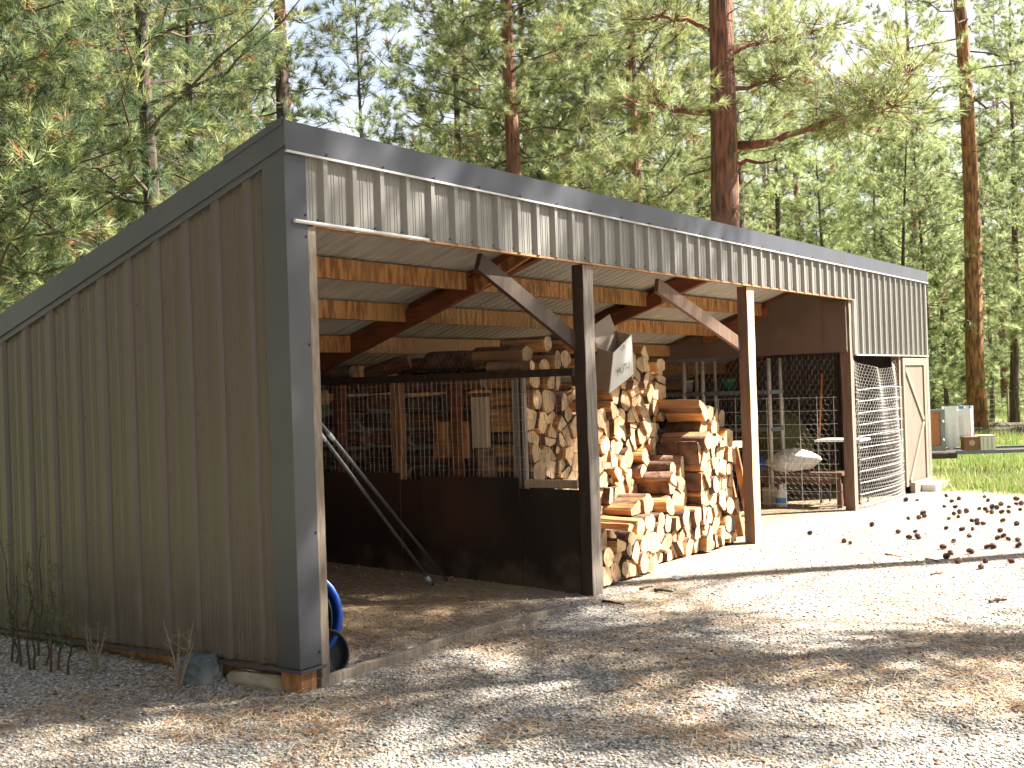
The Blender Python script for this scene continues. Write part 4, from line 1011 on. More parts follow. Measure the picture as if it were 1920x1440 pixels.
# wood oddments right of the stack
sw = empty('sawhorse', (7.1, .55, 0), 'raw wooden sawhorse standing right of the tall firewood stack', 'sawhorse')
for x in (6.95, 7.25):
    for s in (-1, 1): MB().beam((x, .55 + s * .03, .92), (x, .55 + s * .20, .0), .07, .035, (1, 0, 0)).build('leg', K['purlin'], sw)
MB().box(6.85, 7.45, .50, .60, .90, .97).build('beam', K['light wood'], sw, bevel=.003)
MB().box(6.93, 6.97, .42, .68, .42, .50).build('crossbar', K['light wood'], sw)
wb = empty('wooden_crate', (6.30, .03, 0), 'weathered square board crate at the foot of the firewood by the brown post', 'crate')
c0 = gnd(1345, 1025)
MB().box(6.30, 6.47, .20, .50, .12, .39).build('crate_side', K['cornerwood'], wb, bevel=.004)
MB().box(6.32, 6.45, .22, .48, -.02, .118).build('crate_foot', K['stain'], wb)
# small litter things
def stick(px0, py0, px1, py1, r_, mk, label, name='stick'):
    a = gp(px0, py0, r_); b = gp(px1, py1, r_ * 1.3); mb = MB(); mid = a.lerp(b, .5) + Vector((0, .01, .004)); mb.tube([a, mid, b], [r_, r_ * .9, r_ * .6], 6, wob=.15)
    o = mb.build(name, K[mk], loc=a); tag(o, label, name.replace('_', ' '))
stick(1228, 1109, 1262, 1113, .012, 'barkgrey', 'short dark stick on gravel right of the dark post')
stick(1130, 1129, 1170, 1137, .010, 'barkgrey', 'thin dark stick on gravel at the foot of the dark post')
stick(1200, 1107, 1224, 1103, .012, 'barkgrey', 'stubby bark piece beside the short dark stick')
stick(1855, 1131, 1888, 1129, .014, 'barkgrey', 'dark bark strip lying at the right edge of the yard')
stick(1735, 1049, 1760, 1054, .008, 'redlimb', 'thin reddish twig in the middle of the sunlit gravel')
stick(1660, 1040, 1690, 1046, .007, 'redlimb', 'slim reddish twig left of the other reddish twig on gravel')
stick(1745, 1079, 1765, 1078, .009, 'barkgrey', 'dark bark chip on gravel just below the long trunk shadow')
p = gp(1269, 1087, .01); mb = MB(); mb.add([p + Vector(v) for v in ((-.05, -.03, 0), (.04, -.04, .012), (.06, .03, .0), (-.03, .04, .02), (-.01, 0, .028))], [(0, 1, 4), (1, 2, 4), (2, 3, 4), (3, 0, 4)])
o = mb.build('paper_scrap', K['tarp'], loc=p); tag(o, 'crumpled white paper scrap on gravel below the firewood', 'paper')

# ================================================================== TRAILER WITH PANELS
def trailer():
    z0 = .42
    def P(px, depth, z):
        d = ray(px, 800); q = CAM + d * (depth / d.dot(CF)); return Vector((q.x, q.y, z))
    L0 = P(1690, 18.2, 0); R0 = P(2010, 18.2, 0); ax = (R0 - L0).normalized(); ay = Vector((-ax.y, ax.x, 0))
    if ay.dot(CF) < 0: ay = -ay
    def at(px, back=0, z=0):
        d = ray(px, 800); q = CAM + d * (18.2 / d.dot(CF)); q = Vector((q.x, q.y, z)); return q + ay * back
    e = empty('flat_trailer', at(1800), 'low flat blue grey trailer standing in the grass right of the shed', 'trailer')
    def bx(px0, px1, b0, b1, z0, z1, name, mk, par, bevel=0, lab=None):
        a = at(px0); b = at(px1); mb = MB(); vs = []
        for q in (a, b):
            for bb in (b0, b1):
                for z in (z0, z1): vs.append(Vector((q.x, q.y, z)) + ay * bb)
        mb.add(vs, [(0, 1, 3, 2), (4, 6, 7, 5), (0, 4, 5, 1), (2, 3, 7, 6), (0, 2, 6, 4), (1, 5, 7, 3)])
        o = mb.build(name, K[mk], par, bevel=bevel)
        if lab: o['label'] = lab
        return o
    bx(1700, 1793, 0, .96, .345, .42, 'side_rail', 'darksteel', e); bx(1793, 1990, 0, .06, .40, .452, 'side_rail', 'bluesteel', e); bx(1793, 1990, .9, .96, .40, .452, 'side_rail', 'bluesteel', e)
    bx(1793.2, 1985, .061, .899, .40, .42, 'deck', 'darksteel', e)
    for px in (1712, 2075):
        mb = MB(); c = at(px, .7, .20); mb.tube([c - ay * .09, c + ay * .09], .20, 18); mb.build('wheel', K['rubber'], e)
    f = empty('panel_frame', at(1738, .1, .46), 'red brown plywood panel in a grey metal frame standing on the trailer', 'framed panel')
    bx(1700, 1767, .10, .13, .54, 1.05, 'plywood_sheet', 'plyred', f)
    bx(1700, 1776, .08, .15, 1.052, 1.09, 'frame_rail', 'greyframe', f); bx(1767.2, 1776, .08, .15, .46, 1.05, 'frame_rail', 'greyframe', f); bx(1700, 1767, .08, .15, .46, .538, 'frame_rail', 'greyframe', f)
    for z in (.9, .62):
        c = at(1771, .07, z); MB().ell(c, (.025, .02, .025), 8, 6).build('hinge', K['drip'], f)
    for n_, (a_, b_, zb, lab) in enumerate(((1777, 1806, .49, 'plain white tarp sheet hanging beside the framed panel on the trailer'), (1806.5, 1836, .62, 'white tarp with blue top corner hanging at the right'))):
        A = at(a_, .2); B = at(b_, .2); vs = []; fs = []; nx, nz = 18, 12; ms = []
        for s in (0, .012):
            for i in range(nx + 1):
                for j in range(nz + 1):
                    t = i / nx; q = A.lerp(B, t); z = zb + (1.125 - zb) * j / nz
                    off = (.05 * sin(t * 5 + n_ * 2) + .025 * sin(t * 13 + n_) + .008 * sin(t * 31)) * (1 - j / nz * .7) + s
                    vs.append(Vector((q.x, q.y, z + (.03 * sin(t * 9) if j == 0 else 0))) + ay * off)
        H = (nx + 1) * (nz + 1)
        for i in range(nx):
            for j in range(nz):
                a = i * (nz + 1) + j; b = a + nz + 1
                fs.append((a, b, b + 1, a + 1)); ms.append(1 if (n_ and j >= nz - 1 and (i < 6 or 11 < i < 17)) else 0)
                fs.append((H + a, H + a + 1, H + b + 1, H + b)); ms.append(0)
        mb = MB(); mb.add(vs, fs, ms); o = mb.build('tarp', [K['tarp'], K['tarpblue']], loc=at((a_ + b_) / 2, .2, zb), smooth=True); tag(o, lab, 'tarp')
    # a prop board behind the tarps so that they hang from something
    pr = empty('prop_rail', at(1805, .3, .45), 'thin grey rail frame holding the white tarps on the trailer', 'rail frame')
    bx(1776.5, 1838, .24, .28, 1.10, 1.13, 'rail', 'greyframe', pr)
    for px in (1779, 1836): bx(px, px + 2, .24, .28, .446, 1.099, 'upright', 'greyframe', pr)
    cb = empty('brown_carton', at(1820, -.0, .46), 'brown carton with a pale emblem on the trailer edge', 'carton')
    bx(1808, 1836, .0, .18, .457, .66, 'carton_body', 'boxbrown', cb)
    mb = MB(); c = at(1821.5, -.004, .57); vs = []
    for k in range(16):
        a = 2 * pi * k / 16; r_ = .045 * (1 + .14 * cos(5 * a)); vs.append(c + ax * (r_ * cos(a)) + Vector((0, 0, r_ * sin(a))))
    mb.add(vs, [tuple(range(16))]); mb.build('emblem', K['card'], cb)
    cw = empty('clear_tote', at(1852, .0, .46), 'translucent white tote box right of the brown carton on the trailer', 'tote box')
    bx(1838, 1866, .0, .25, .457, .655, 'tote_body', 'whiteplastic', cw); bx(1837, 1867, -.01, .26, .656, .675, 'tote_lid', 'beigeplastic', cw)
    for px in (1842, 1850, 1858): bx(px, px + 1.5, -.012, -.001, .47, .64, 'tote_rib', 'beigeplastic', cw)
trailer()
# log / brush heap right edge behind the trailer
for k, (px, py, L_, lab) in enumerate(((1878, 822, 1.6, 'fallen grey log in the grass behind the trailer, the left one'), (1905, 812, 2.0, 'fallen grey log in the grass at the right edge behind the trailer'))):
    p = gp(px, py, .13); mb = MB(); mb.tube([p - CR * L_ / 2, p + CR * L_ / 2 + Vector((0, 0, .05))], [.14, .10], 10, wob=.08); o = mb.build('fallen_log', K['barkgrey'], loc=p); tag(o, lab, 'fallen log')
# light wire fence right of the trailer
fe = empty('wire_fence', gp(1890, 800), 'thin wire fence with posts in the meadow behind the trailer', 'fence')
mb = MB(); a = gp(1835, 806); b = gp(2000, 796)
for k in range(7): mb.tube([a + Vector((0, 0, .15 + .14 * k)), b + Vector((0, 0, .15 + .14 * k))], .004, 3)
for k in range(24): q = a.lerp(b, k / 23); mb.tube([q + Vector((0, 0, .1)), q + Vector((0, 0, 1.0))], .004, 3)
mb.build('fence_wire', K['wire'], fe)
for t in (0, .33, .66, 1): q = a.lerp(b, t); MB().tube([q, q + Vector((0, 0, 1.15))], .03, 6).build('fence_post', K['cornerwood'], fe)

# ================================================================== PINE CONES
def cone_mesh(seed):
    rg = random.Random(seed); core = MB(); sc = MB(); H = .098
    core.ell((0, 0, .049), (.019, .019, .047), 10, 8)
    n_ = 74
    for k in range(n_):
        t = (k + .5) / n_; z = .006 + t * (H - .012); rr = .033 * math.sin(pi * (t * .86 + .10)) ** .8; a = k * 2.39996
        out = Vector((cos(a), sin(a), .15 + t * .9)).normalized(); tan = Vector((-sin(a), cos(a), 0))
        b = Vector((cos(a) * rr * .45, sin(a) * rr * .45, z)); tip = b + out * rr * .72; wd = .0105 * (1 - .4 * t); up = out.cross(tan).normalized() * .003
        sc.add([b - tan * wd * .5, b + tan * wd * .5, tip + tan * wd - up, tip - tan * wd - up, tip + out * .004 + up], [(0, 1, 2, 3), (3, 2, 4), (0, 3, 4), (1, 4, 2), (0, 4, 1)])
    return core.mesh('cone_core', K['conebody']), sc.mesh('cone_scales', K['conescale'])
CM = [cone_mesh(s) for s in range(3)]
CZ = [(82,548),(378,615),(432,630),(615,478),(845,537),(930,585),(985,532),(1015,585),(930,420),(1022,415),(1060,375),(1065,400),(1240,315),(1305,272),(1362,250),(1335,320),(1320,380),(1368,368),(1358,405),(1280,418),(1430,362),(1250,505),(1395,515),(1470,437),(1520,440),(1518,465),(1575,465),(1480,512),(1455,572),(1320,615),(1232,672),(1250,755),(1295,722),(1355,795),(1455,712),(1590,788),(1550,843),(1805,790),(1598,670),(1658,668),(1870,660),(1870,605),(1790,600),(1740,575),(1690,590),(1720,525),(1735,440),(1860,468),(1540,335),(1585,340),(1645,325),(1690,330),(1645,370),(1605,360),(1725,368),(1790,365),(1795,320),(1720,300),(1885,342),(1610,265),(1580,232),(1860,255),(1850,292),(1895,295),(905,262),(1008,260),(1255,225)]
def cones():
    bands = {}
    for zx, zy in CZ:
        px, py = 1500 + zx / 4.571, 880 + zy / 4.571 + 3
        y = 'far band by grass edge' if py < 965 else ('band beside the pen' if py < 1000 else ('band above trunk shadow' if py < 1048 else 'band nearest the viewer'))
        bands.setdefault(y, []).append((px, py))
    rg = random.Random(11)
    for nm, L_ in bands.items():
        for k, (px, py) in enumerate(sorted(L_)):
            p = gnd(px, py); root = empty('pine_cone', (p.x, p.y, p.z + .03), 'brown pine cone on gravel, %s from left in the %s' % (ordw(k + 1), nm), 'pine cone', 'pine cones fallen on the gravel')
            root.rotation_euler = (rg.uniform(.9, 2.0), rg.uniform(-.3, .3), rg.uniform(0, 6.28)); s = rg.uniform(.50, .85); root.scale = (s, s, s)
            R_ = root.rotation_euler.to_matrix(); c = R_ @ Vector((0, 0, .0425 * s)); root.location = (p.x - c.x, p.y - c.y, p.z + .033 * s - c.z)
            core, sc = rg.choice(CM)
            for me in (core, sc): o = bpy.data.objects.new(me.name, me); COL.objects.link(o); o.parent = root
    root = None
cones()

# ================================================================== TREES
def tufts(P, D, L, n, w, rng, spread=.9):
    """needle brushes: P (k,3) bases, D (k,3) axes -> V,F"""
    k = len(P); d = np.repeat(D, n, 0) * 1.1 + rng.normal(0, spread * .62, (k * n, 3)); d /= np.linalg.norm(d, axis=1)[:, None] + 1e-9
    b = np.repeat(P, n, 0) + np.repeat(D, n, 0) * rng.uniform(-.06, .06, (k * n, 1))
    l = L * rng.uniform(.7, 1.15, (k * n, 1)); s = np.cross(d, rng.normal(0, 1, (k * n, 3))); s /= np.linalg.norm(s, axis=1)[:, None] + 1e-9
    s = s * w; tip = b + d * l + np.array([0, 0, -.02])
    V = np.stack([b - s, b + s, tip], 1).reshape(-1, 3); F = np.arange(len(V)).reshape(-1, 3); return V, F
def pine(seed, H, r0, cb, R_, nb, nt_, nn, w_, L=.2, dead=10, mats=None, bark='barkgrey', lichen=0, prof=None, sides=9, limbs=True, clump=1.0):
    """returns (trunk mesh, branches mesh, crown mesh), base at origin"""
    rg = random.Random(seed); rng = np.random.default_rng(seed)
    tr = MB(); br = MB(); N = 12
    ax = [Vector((0, 0, -.3))]
    wx = rg.uniform(-.02, .02); wy = rg.uniform(-.02, .02)
    for k in range(1, N + 1):
        z = H * k / N; ax.append(Vector((wx * z + .05 * sin(z * .5 + seed), wy * z + .05 * cos(z * .43 + seed), z)))
    rad = [r0 * (1.18 if k == 0 else 1) * (1 - .93 * (k / N) ** 1.15) for k in range(N + 1)]
    tr.tube(ax, rad, sides, wob=.05)
    def axis(z):
        t = max(0, min(N - 1e-6, z / H * N)); i = int(t); return ax[i].lerp(ax[i + 1], t - i)
    P = []; D = []; Pb = []; Db = []
    for k in range(dead):
        z = rg.uniform(cb * .35, cb * 1.05); a = rg.uniform(0, 6.28); L_ = rg.uniform(.3, 1.3); p = axis(z); d = Vector((cos(a), sin(a), rg.uniform(-.25, .25)))
        br.tube([p, p + d * L_ * .5 + Vector((0, 0, -.05)), p + d * L_], [.018, .012, .004], 4, m=1 if rg.random() < lichen else 0)
        for _ in range(3):
            q = p + d * L_ * rg.uniform(.4, .95); br.tube([q, q + Vector((rg.uniform(-.3, .3), rg.uniform(-.3, .3), rg.uniform(-.25, .15)))], [.006, .003], 3, m=1 if rg.random() < lichen else 0)
    for k in range(nb):
        t = (k + rg.random()) / nb; z = cb + (H - cb) * t; a = k * 2.4 + rg.uniform(-.6, .6)
        pr = (1 - t) ** .7 * .95 + .08 if prof is None else prof(t)
        Lb = R_ * pr * rg.uniform(.5, 1.1); p = axis(z); up = rg.uniform(-.35, .35) + .55 * t
        d = Vector((cos(a), sin(a), up)); side = Vector((-sin(a), cos(a), 0)); pts = [p]; bend = rg.uniform(-.3, .3); wv = rg.uniform(.05, .14)
        for j in range(1, 6):
            s_ = j / 5; pts.append(p + d * Lb * s_ + side * bend * Lb * s_ * s_ + Vector((0, 0, (-.12 * s_ + .26 * s_ ** 3) * Lb)) + Vector((rg.uniform(-1, 1), rg.uniform(-1, 1), rg.uniform(-1, 1))) * Lb * wv * .5)
        rb_ = .006 + .007 * Lb; br.tube(pts, [rb_, rb_ * .85, rb_ * .7, rb_ * .5, rb_ * .35, .003], 4)
        nsub = max(3, int(nt_ * pr * .42))
        for j in range(nsub):
            s_ = .22 + .78 * (j + rg.random()) / nsub; i = min(4, int(s_ * 5)); q = pts[i].lerp(pts[min(5, i + 1)], min(1, s_ * 5 - i))
            ln = rg.uniform(.25, .75) * clump * (1.25 - s_ * .6); sd = rg.choice((-1, 1))
            dd = (d.normalized() * rg.uniform(.1, 1) + side * sd * rg.uniform(.1, 1) + Vector((0, 0, rg.uniform(-.45, .75)))).normalized(); e = q + dd * ln
            md = q.lerp(e, .5) + Vector((0, 0, -.05 * ln)); br.tube([q, md, e], [.005, .0035, .002], 3, m=1 if rg.random() < lichen else 0)
            ntw = rg.randint(3, 6)
            for u in range(ntw):
                f_ = .35 + .65 * (u + rg.random()) / ntw; q2 = q.lerp(e, f_)
                d2 = (dd + Vector((rg.uniform(-1, 1), rg.uniform(-1, 1), rg.uniform(-.5, .9))) * .9).normalized(); q3 = q2 + d2 * rg.uniform(.06, .26)
                P.append(q3); D.append((d2 + Vector((0, 0, .3))).normalized())
    V, F = tufts(np.array(P), np.array(D), L, nn, w_, rng)
    pick = rng.random(len(P)); mi = np.repeat(np.where(pick < .035, 1, np.where(pick < (.12 if mats is K['needledark'] else .30), 2, np.where(pick < .45, 3, 0))), nn)
    crown = fastmesh('crown', V, F, mi, [mats or K['needle'], K['brownneedle'], K['needlelight'], K['needledark'] if mats is not K['needledark'] else K['needle']])
    return tr.mesh('trunk', K[bark], smooth=True), br.mesh('branches', [K['twig'], K['lichen']]), crown
def put_tree(meshes, loc, label, group=None, rot=0, scale=1.0, lean=(0, 0)):
    e = bpy.data.objects.new('pine_tree', None); COL.objects.link(e); e.location = loc; e.rotation_euler = (lean[0], lean[1], rot); e.scale = (scale,) * 3; e.empty_display_size = .2
    tag(e, label, 'pine tree', group)
    for me in meshes:
        o = bpy.data.objects.new(me.name.split('.')[0], me); COL.objects.link(o); o.parent = e
    return e
def tpos(px, depth, py=700):
    d = ray(px, py); q = CAM + d * (depth / d.dot(CF)); return Vector((q.x, q.y, gz(q.x, q.y) - .02))
# --- named trees behind the shed
NEAR = dict(nn=30, w_=.0048, L=.185)
put_tree(pine(21, 12, .14, 2.4, 3.2, 92, 30, nn=30, w_=.0038, L=.17, dead=14, mats=K['needledark'], bark='barkgrey'), tpos(300, 15.5), 'dark needled pine with full crown rising just behind the left roof slope', rot=.5)
put_tree(pine(22, 15, .19, 6.6, 2.5, 50, 18, dead=26, mats=K['needledark'], bark='barkgrey', lichen=.1, **NEAR), tpos(548, 21), 'dark trunked pine directly behind the high front corner of the roof', rot=1.2)
put_tree(pine(23, 16, .21, 4.6, 3.3, 96, 34, dead=30, mats=K['needle'], bark='bark', lichen=.35, **NEAR), tpos(992, 24), 'red brown pine trunk behind the roof middle, left of the two central ones', rot=2.0)
put_tree(pine(24, 16, .20, 4.8, 4.0, 110, 36, dead=26, mats=K['needle'], bark='bark', lichen=.35, **NEAR), tpos(1200, 26), 'red brown pine with low sweeping green crown, right of the two central ones', rot=3.1)
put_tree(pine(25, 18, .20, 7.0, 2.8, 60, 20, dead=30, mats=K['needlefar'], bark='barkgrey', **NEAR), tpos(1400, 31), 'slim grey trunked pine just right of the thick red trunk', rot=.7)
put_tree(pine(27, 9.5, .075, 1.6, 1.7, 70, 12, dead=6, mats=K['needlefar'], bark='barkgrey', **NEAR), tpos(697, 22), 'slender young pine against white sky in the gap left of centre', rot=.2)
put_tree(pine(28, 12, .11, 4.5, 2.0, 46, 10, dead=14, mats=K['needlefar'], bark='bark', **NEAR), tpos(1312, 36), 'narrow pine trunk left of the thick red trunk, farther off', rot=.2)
# right tall tree with bare trunk
put_tree(pine(26, 24, .235, 8.0, 3.4, 70, 18, dead=34, mats=K['needlefar'], bark='barklit', nn=26, w_=.0055, L=.2), tpos(1832, 30) , 'tall straight orange barked pine right of the shed behind the white tarps', rot=1.0, lean=(-.036, -.024))
put_tree(pine(29, 11, .075, 3.4, 1.6, 50, 9, dead=16, mats=K['needlefar'], bark='barkgrey', nn=18, w_=.007), tpos(1856, 37), 'thin dark trunked young pine right of the tall orange barked pine', rot=1.6)
# thick red trunk with hand-set limbs
def big_pine():
    d0 = 20.0; b = tpos(1365, d0)
    tr, br, cr_ = pine(31, 21, .27, 10.0, 3.6, 40, 16, dead=5, mats=K['needle'], bark='bark', nn=26, w_=.0045, sides=16)
    e = put_tree((tr, br, cr_), b, 'thickest red barked pine with long bent limbs behind the roof', rot=0)
    rng = np.random.default_rng(77); rg = random.Random(77)
    limbs = [([(1385, 275, 0), (1450, 265, -.3), (1505, 243, -.6), (1560, 225, -.9), (1615, 212, -1.2), (1680, 160, -1.4), (1722, 122, -1.5)], .075),
             ([(1380, 308, 0), (1400, 302, -.1), (1430, 303, -.3), (1458, 300, -.5)], .05),
             ([(1370, 170, 0), (1402, 165, .1), (1440, 152, .2), (1480, 140, .3), (1540, 108, .3)], .045),
             ([(1352, 130, 0), (1372, 100, .0), (1400, 84, .1), (1450, 76, .2), (1520, 60, .3), (1600, 40, .2)], .07),
             ([(1332, 210, 0), (1290, 213, -.2), (1255, 207, -.4), (1215, 190, -.8), (1170, 196, -1.2)], .06),
             ([(1505, 243, -.6), (1560, 245, -.3), (1600, 236, .1), (1640, 215, .4)], .03),
             ([(1560, 225, -.9), (1590, 185, -.7), (1612, 150, -.4)], .025),
             ([(1615, 212, -1.2), (1650, 205, -1.5), (1700, 196, -1.9)], .025),
             ([(1340, 60, 0), (1290, 40, .3), (1240, 30, .5), (1180, 38, .7)], .05)]
    P = []; D = []; tw = MB()
    for pts, r0 in limbs:
        W = [fwd(x, y, d0 + dz) for x, y, dz in pts]; n_ = len(W); mb = MB()
        fine = []
        for i in range(n_ - 1):
            for s_ in (0, .5): fine.append(W[i].lerp(W[i + 1], s_) + Vector((0, 0, rg.uniform(-.03, .03))))
        fine.append(W[-1])
        mb.tube([p - b for p in fine], [max(.008, r0 * (1 - .85 * i / (len(fine) - 1))) for i in range(len(fine))], 8, wob=.08)
        me = mb.mesh('limb', K['redlimb'], smooth=True); o = bpy.data.objects.new('limb', me); COL.objects.link(o); o.parent = e
        if len(pts) == 4 and r0 == .05 and pts[0][1] == 308: nf = 0
        else: nf = 11 * n_
        for k in range(nf):
            t = .42 + .58 * rg.random() ** .8; q = fine[min(len(fine) - 1, int(t * (len(fine) - 1)))]
            dd = Vector((rg.uniform(-1, 1), rg.uniform(-1, 1), rg.uniform(-.5, 1))).normalized(); ln = rg.uniform(.25, 1.15)
            e2 = q + dd * ln; tw.tube([q - b, q.lerp(e2, .5) + Vector((0, 0, -.04)) - b, e2 - b], [.010, .006, .003], 4)
            for u_ in (1, .75, .9, .6): P.append(q.lerp(e2, u_) - b + Vector((rg.uniform(-.14, .14), rg.uniform(-.14, .14), rg.uniform(-.1, .12)))); D.append((dd + Vector((0, 0, .3))).normalized())
    V, F = tufts(np.array(P), np.array(D), .19, 26, .0045, rng)
    me = fastmesh('limb_needles', V, F, np.repeat(np.where(rng.random(len(P)) < .35, 2, np.where(rng.random(len(P)) < .07, 1, 0)), 26), [K['needle'], K['brownneedle'], K['needlelight']]); o = bpy.data.objects.new('limb_needles', me); COL.objects.link(o); o.parent = e
    me = tw.mesh('limb_twigs', K['redlimb']); o = bpy.data.objects.new('limb_twigs', me); COL.objects.link(o); o.parent = e
big_pine()
# --- forest of repeated pines, nearer ones first
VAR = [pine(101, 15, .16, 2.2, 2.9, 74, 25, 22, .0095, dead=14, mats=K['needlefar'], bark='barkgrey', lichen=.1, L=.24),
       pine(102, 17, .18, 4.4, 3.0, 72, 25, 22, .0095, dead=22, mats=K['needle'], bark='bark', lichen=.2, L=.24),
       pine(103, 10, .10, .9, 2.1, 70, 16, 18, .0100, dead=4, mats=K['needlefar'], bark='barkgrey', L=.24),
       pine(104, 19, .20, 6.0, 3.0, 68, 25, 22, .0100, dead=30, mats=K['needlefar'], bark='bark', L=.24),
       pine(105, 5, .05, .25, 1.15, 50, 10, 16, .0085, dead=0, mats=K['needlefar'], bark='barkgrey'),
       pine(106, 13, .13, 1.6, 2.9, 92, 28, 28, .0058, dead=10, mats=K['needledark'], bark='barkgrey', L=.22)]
VN = ['grey barked pine', 'red barked pine', 'bushy young pine', 'high crowned pine', 'pine sapling', 'dark dense pine']
def forest():
    rg = random.Random(99); T = []
    # left, close, dark
    for px, d, v in ((-20, 14.5, 5), (-60, 17, 5), (60, 19, 5), (140, 24, 1), (185, 27, 5), (370, 20, 5), (440, 25, 0), (20, 30, 1), (110, 34, 5), (245, 33, 0), (330, 36, 1), (585, 46, 2), (480, 34, 5), (-150, 24, 5), (-20, 23, 0)): T.append((px, d, v, rg.uniform(.85, 1.1)))
    for px, d, v in ((745, 44, 2), (800, 36, 2), (868, 30, 0), (905, 42, 1), (1020, 31, 0), (1075, 38, 1), (1120, 30, 0), (1245, 30, 0), (1275, 40, 1), (1000, 46, 3), (640, 60, 2), (890, 36, 1)): T.append((px, d, v, rg.uniform(.8, 1.0) if px < 900 else rg.uniform(.9, 1.15)))
    for px, d, v in ((1470, 33, 0), (1530, 38, 2), (1555, 30, 2), (1600, 42, 2), (1650, 35, 2), (1690, 31, 2), (1722, 40, 1), (1745, 34, 2), (1775, 44, 2), (1900, 33, 0), (1945, 38, 2), (1885, 48, 1), (1990, 30, 0)): T.append((px, d, v, rg.uniform(.75, 1.0)))
    for k in range(62):
        px = -150 + 2200 * (k + rg.random()) / 62; d = rg.uniform(48, 92); s_ = rg.uniform(.8, 1.15)
        if 600 < px < 860: s_ *= .55
        if px > 1540: s_ *= .74
        T.append((px, d, rg.choice((0, 0, 1, 2, 3)), s_))
    for k in range(20):
        T.append((rg.uniform(1730, 1990), rg.uniform(42, 62), 4, rg.uniform(.5, 1.1)))
    zones = {}
    for t in T:
        px, d, v, s_ = t; z = ('above left roof slope' if px < 530 else 'above roof, left of centre' if px < 960 else 'above roof, right of centre' if px < 1440 else 'above far roof end' if px < 1735 else 'in meadow beyond shed')
        dist = 'near' if d < 30 else 'midway' if d < 46 else 'far'
        zones.setdefault((z, dist, v), []).append(t)
    for (z, dist, v), L_ in zones.items():
        for k, (px, d, v_, s_) in enumerate(sorted(L_)):
            lab = '%s %s %s' % (dist, VN[v], z) if len(L_) == 1 else '%s %s, %s from left, %s' % (dist, VN[v], ordw(k + 1), z)
            put_tree(VAR[v], tpos(px, d), lab, 'pines of the surrounding forest', rg.uniform(0, 6.28), s_, (rg.uniform(-.02, .02), rg.uniform(-.02, .02)))
forest()
# pines added out of view on the left to dim the light on the gable
def dimming_ring():
    rg = random.Random(5)
    for k, (x, y, v) in enumerate(((-12.5, 3.5, 5), (-12.5, -1.5, 5), (-10.6, 8.5, 5), (-15, 1, 5), (-12, -7, 5), (-14, 6, 5), (-17, -12, 1), (-12, 13, 5), (-19, 1, 5), (-16, -5, 5), (-11, 0.8, 2), (-10.5, 5.8, 2), (-11.5, -4.2, 2), (-15.5, 9.5, 5), (-18, 4, 5), (-9, 12, 2))):
        put_tree(VAR[v], (x, y, -.6), '%s outside the picture, %s around the left and near side of the clearing' % (VN[v], ordw(k + 1)), 'pines of the surrounding forest', rg.uniform(0, 6.28), rg.uniform(1.2, 1.4))
dimming_ring()
# far mass of forest closing the horizon
def far_mass():
    rng = np.random.default_rng(44); rg = random.Random(44); Vs = []; Fs = []; n = 0; tr = MB(); P = []; D = []
    for k in range(340):
        px = rg.uniform(-500, 2400); d = rg.uniform(95, 190); p = tpos(px, d); H = rg.uniform(9, 15); R_ = H * .20
        tr.tube([p, p + Vector((0, 0, H * .9))], [.16, .04], 5, cap=False)
        for j in range(330):
            t = rg.random() ** .8; z = H * (.14 + .86 * t); rr = R_ * (1.05 - t) * rg.random() ** .5; a = rg.uniform(0, 6.28)
            P.append((p.x + rr * cos(a), p.y + rr * sin(a), p.z + z)); D.append((cos(a), sin(a), .5))
    V, F = tufts(np.array(P), np.array(D), .62, 7, .055, rng)
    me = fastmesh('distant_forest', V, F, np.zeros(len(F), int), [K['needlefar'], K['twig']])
    o = bpy.data.objects.new('distant_forest', me); COL.objects.link(o); tag(o, 'hazy green mass of pines closing the view beyond the meadow', 'forest', kind='stuff')
    o2 = bpy.data.objects.new('distant_trunks', tr.mesh('distant_trunks', K['twig'])); COL.objects.link(o2); o2.parent = o
far_mass()
# brush on the bank at the right
def brush():
    rg = random.Random(12)
    for k, (px, py, s_) in enumerate(((1752, 726, 1.0), (1772, 722, .8), (1870, 744, 1.2), (1893, 748, 1.3), (1915, 735, 1.2), (1760, 742, .6))):
        b = gp(px, py); mb = MB(); lv = MB()
        for i in range(26):
            d = Vector((rg.uniform(-1, 1), rg.uniform(-1, 1), rg.uniform(.4, 1.5))).normalized() * rg.uniform(.4, .9) * s_; t = b + d
            mb.tube([b, b.lerp(t, .5) + Vector((0, 0, .06)), t], [.012, .008, .003], 4)
            for j in range(9):
                q = b.lerp(t, rg.uniform(.4, 1)); a = Vector((rg.uniform(-1, 1), rg.uniform(-1, 1), rg.uniform(-.5, 1))).normalized() * .045; c = a.orthogonal().normalized() * .02
                lv.add([q, q + a + c, q + a * 2, q + a - c], [(0, 1, 2, 3)])
        e = empty('bush', b, 'sparse light green bush in the meadow, %s from left beyond the trailer' % ordw(sorted([1752, 1772, 1870, 1893, 1915, 1760]).index(px) + 1), 'bush', 'bushes beyond the trailer')
        mb.build('stems', K['twig'], e); lv.build('leaves', K['grass'], e)
brush()

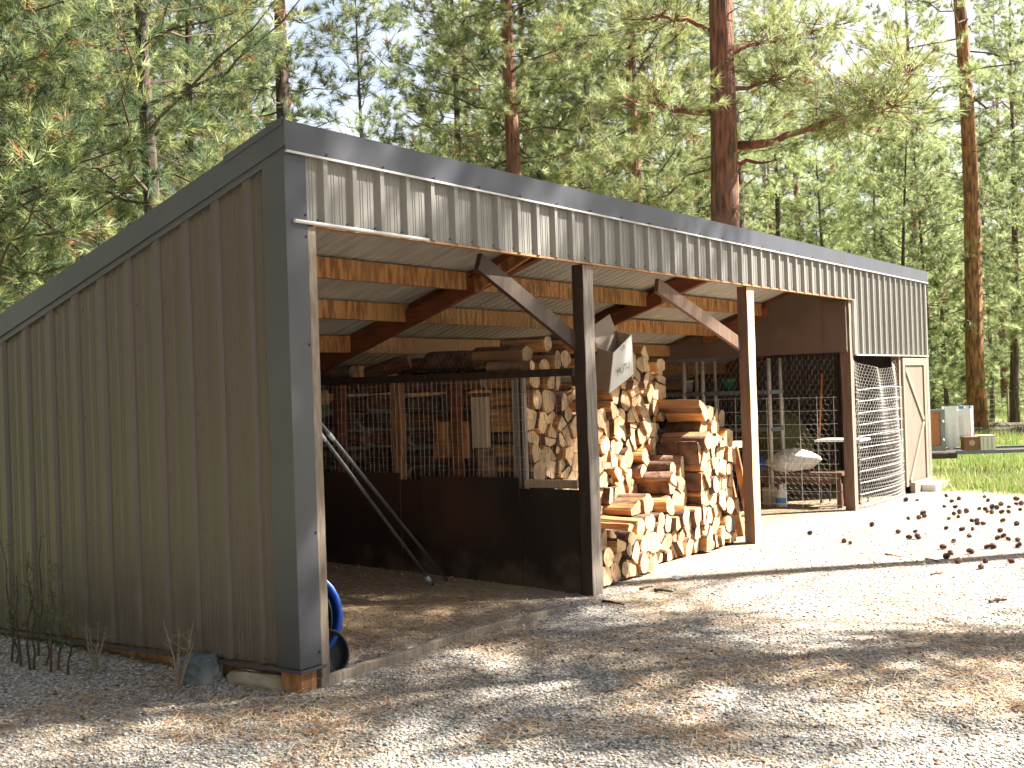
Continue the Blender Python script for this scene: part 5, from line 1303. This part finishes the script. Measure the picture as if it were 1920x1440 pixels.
# ================================================================== TREES OUT OF VIEW, CROWNS SHAPED TO CAST THE WANTED SHADE
def gproj(p): return Vector((p[0], p[1], 0)) - SH * (p[2] / math.tan(SUN_EL))
def nz(x, y, s, o): return mnoise.noise(Vector((x * s, y * s, o)))
def shade(g):
    """how much crown there is between the sun and the ground point g (walls: point at height z maps to g = p - SH*z)"""
    x, y = g.x, g.y
    v = .5
    inbay = -.2 < x < 3.1 and -.3 < y < 2.2
    if y > 1.3 and -3 < x < 4.6: return .36 + 1.1 * nz(x, y, 2.6, 5)
    if x > 4.6 and y > .0: return -1
    if x > 2.75 and y > -.05: return -1                                   # sunlit firewood
    if inbay: return .50 + 1.0 * nz(x * .7, y * 2.0, 1.6, 2)
    # sunlit wedge of gravel
    if y > -.2 - (x - 3.0) * .55 and x > 2.9: return -1
    if (x - 2.45) * .6 + (y + .2) > 0 and x > 2.45: return -1
    if x > 2.9 and y > -2.95 - (x - 2.9) * .22 + .35 * nz(x, y, 1.5, 3): return -1
    if x < -1.9 and y < -1.75 + (x + 1.9) * -.3 and x > -6: return -.1 + .6 * nz(x, y, 1.2, 8)
    return .24 + 1.3 * nz((x - y) * .42, (x + y) * 1.5, 1.1, 7) + .45 * nz(x, y, 3.1, 4)
def shade_tree(seed, a, q, H, r0, cb, R_, n_, label, lean=0):
    rg = random.Random(seed); rng = np.random.default_rng(seed); b = SH * a + SQ * q; b.z = -.05
    e = bpy.data.objects.new('pine_tree', None); COL.objects.link(e); e.location = b; tag(e, label, 'pine tree')
    tr = MB(); tr.tube([Vector((0, 0, -.2))] + [Vector((.05 * sin(k), .05 * cos(k * 1.3), H * k / 8)) for k in range(1, 9)], [r0 * 1.1] + [r0 * (1 - .85 * k / 8) for k in range(1, 9)], 12, wob=.04)
    br = MB(); P = []; D = []
    for k in range(n_):
        h = rg.uniform(cb, H); ang = rg.uniform(0, 6.28); t = (h - cb) / (H - cb); rr = R_ * (1 - .5 * t) * rg.random() ** .5
        c = Vector((cos(ang) * rr, sin(ang) * rr, h)); g_ = gproj(b + c)
        if shade(g_) < rg.uniform(.25, .55): continue  # crown clumps kept only where their shadow is wanted
        root = Vector((0, 0, h - rr * .15)); br.tube([root, root.lerp(c, .5) + Vector((0, 0, -.06)), c], [.02, .014, .005], 4)
        for j in range(7):
            o_ = Vector((rg.gauss(0, .14), rg.gauss(0, .14), rg.gauss(0, .12))); P.append(c + o_); D.append((c.normalized() * .3 + o_.normalized() + Vector((0, 0, .3))).normalized())
    V, F = tufts(np.array(P), np.array(D), .2, 22, .005, rng)
    for nm, me in (('trunk', tr.mesh('trunk', K['bark'], smooth=True)), ('branches', br.mesh('branches', K['twig'])), ('crown', fastmesh('crown', V, F, np.zeros(len(F), int), [K['needledark']]))):
        o = bpy.data.objects.new(nm, me); COL.objects.link(o); o.parent = e
shade_tree(1, 14.5, 2.74, 19, .235, 4.8, 3.2, 1500, 'pine at the right of the yard whose trunk throws the long shadow stripe')
shade_tree(2, 12.5, -.2, 17, .16, 4.5, 3.3, 1700, 'pine at the right of the yard shading the empty bay')
shade_tree(3, 13.0, -4.2, 16, .15, 5.0, 3.0, 700, 'pine behind the viewer at the right of the yard')
print('LOGS', LOGN[0], 'objects', len(bpy.data.objects))
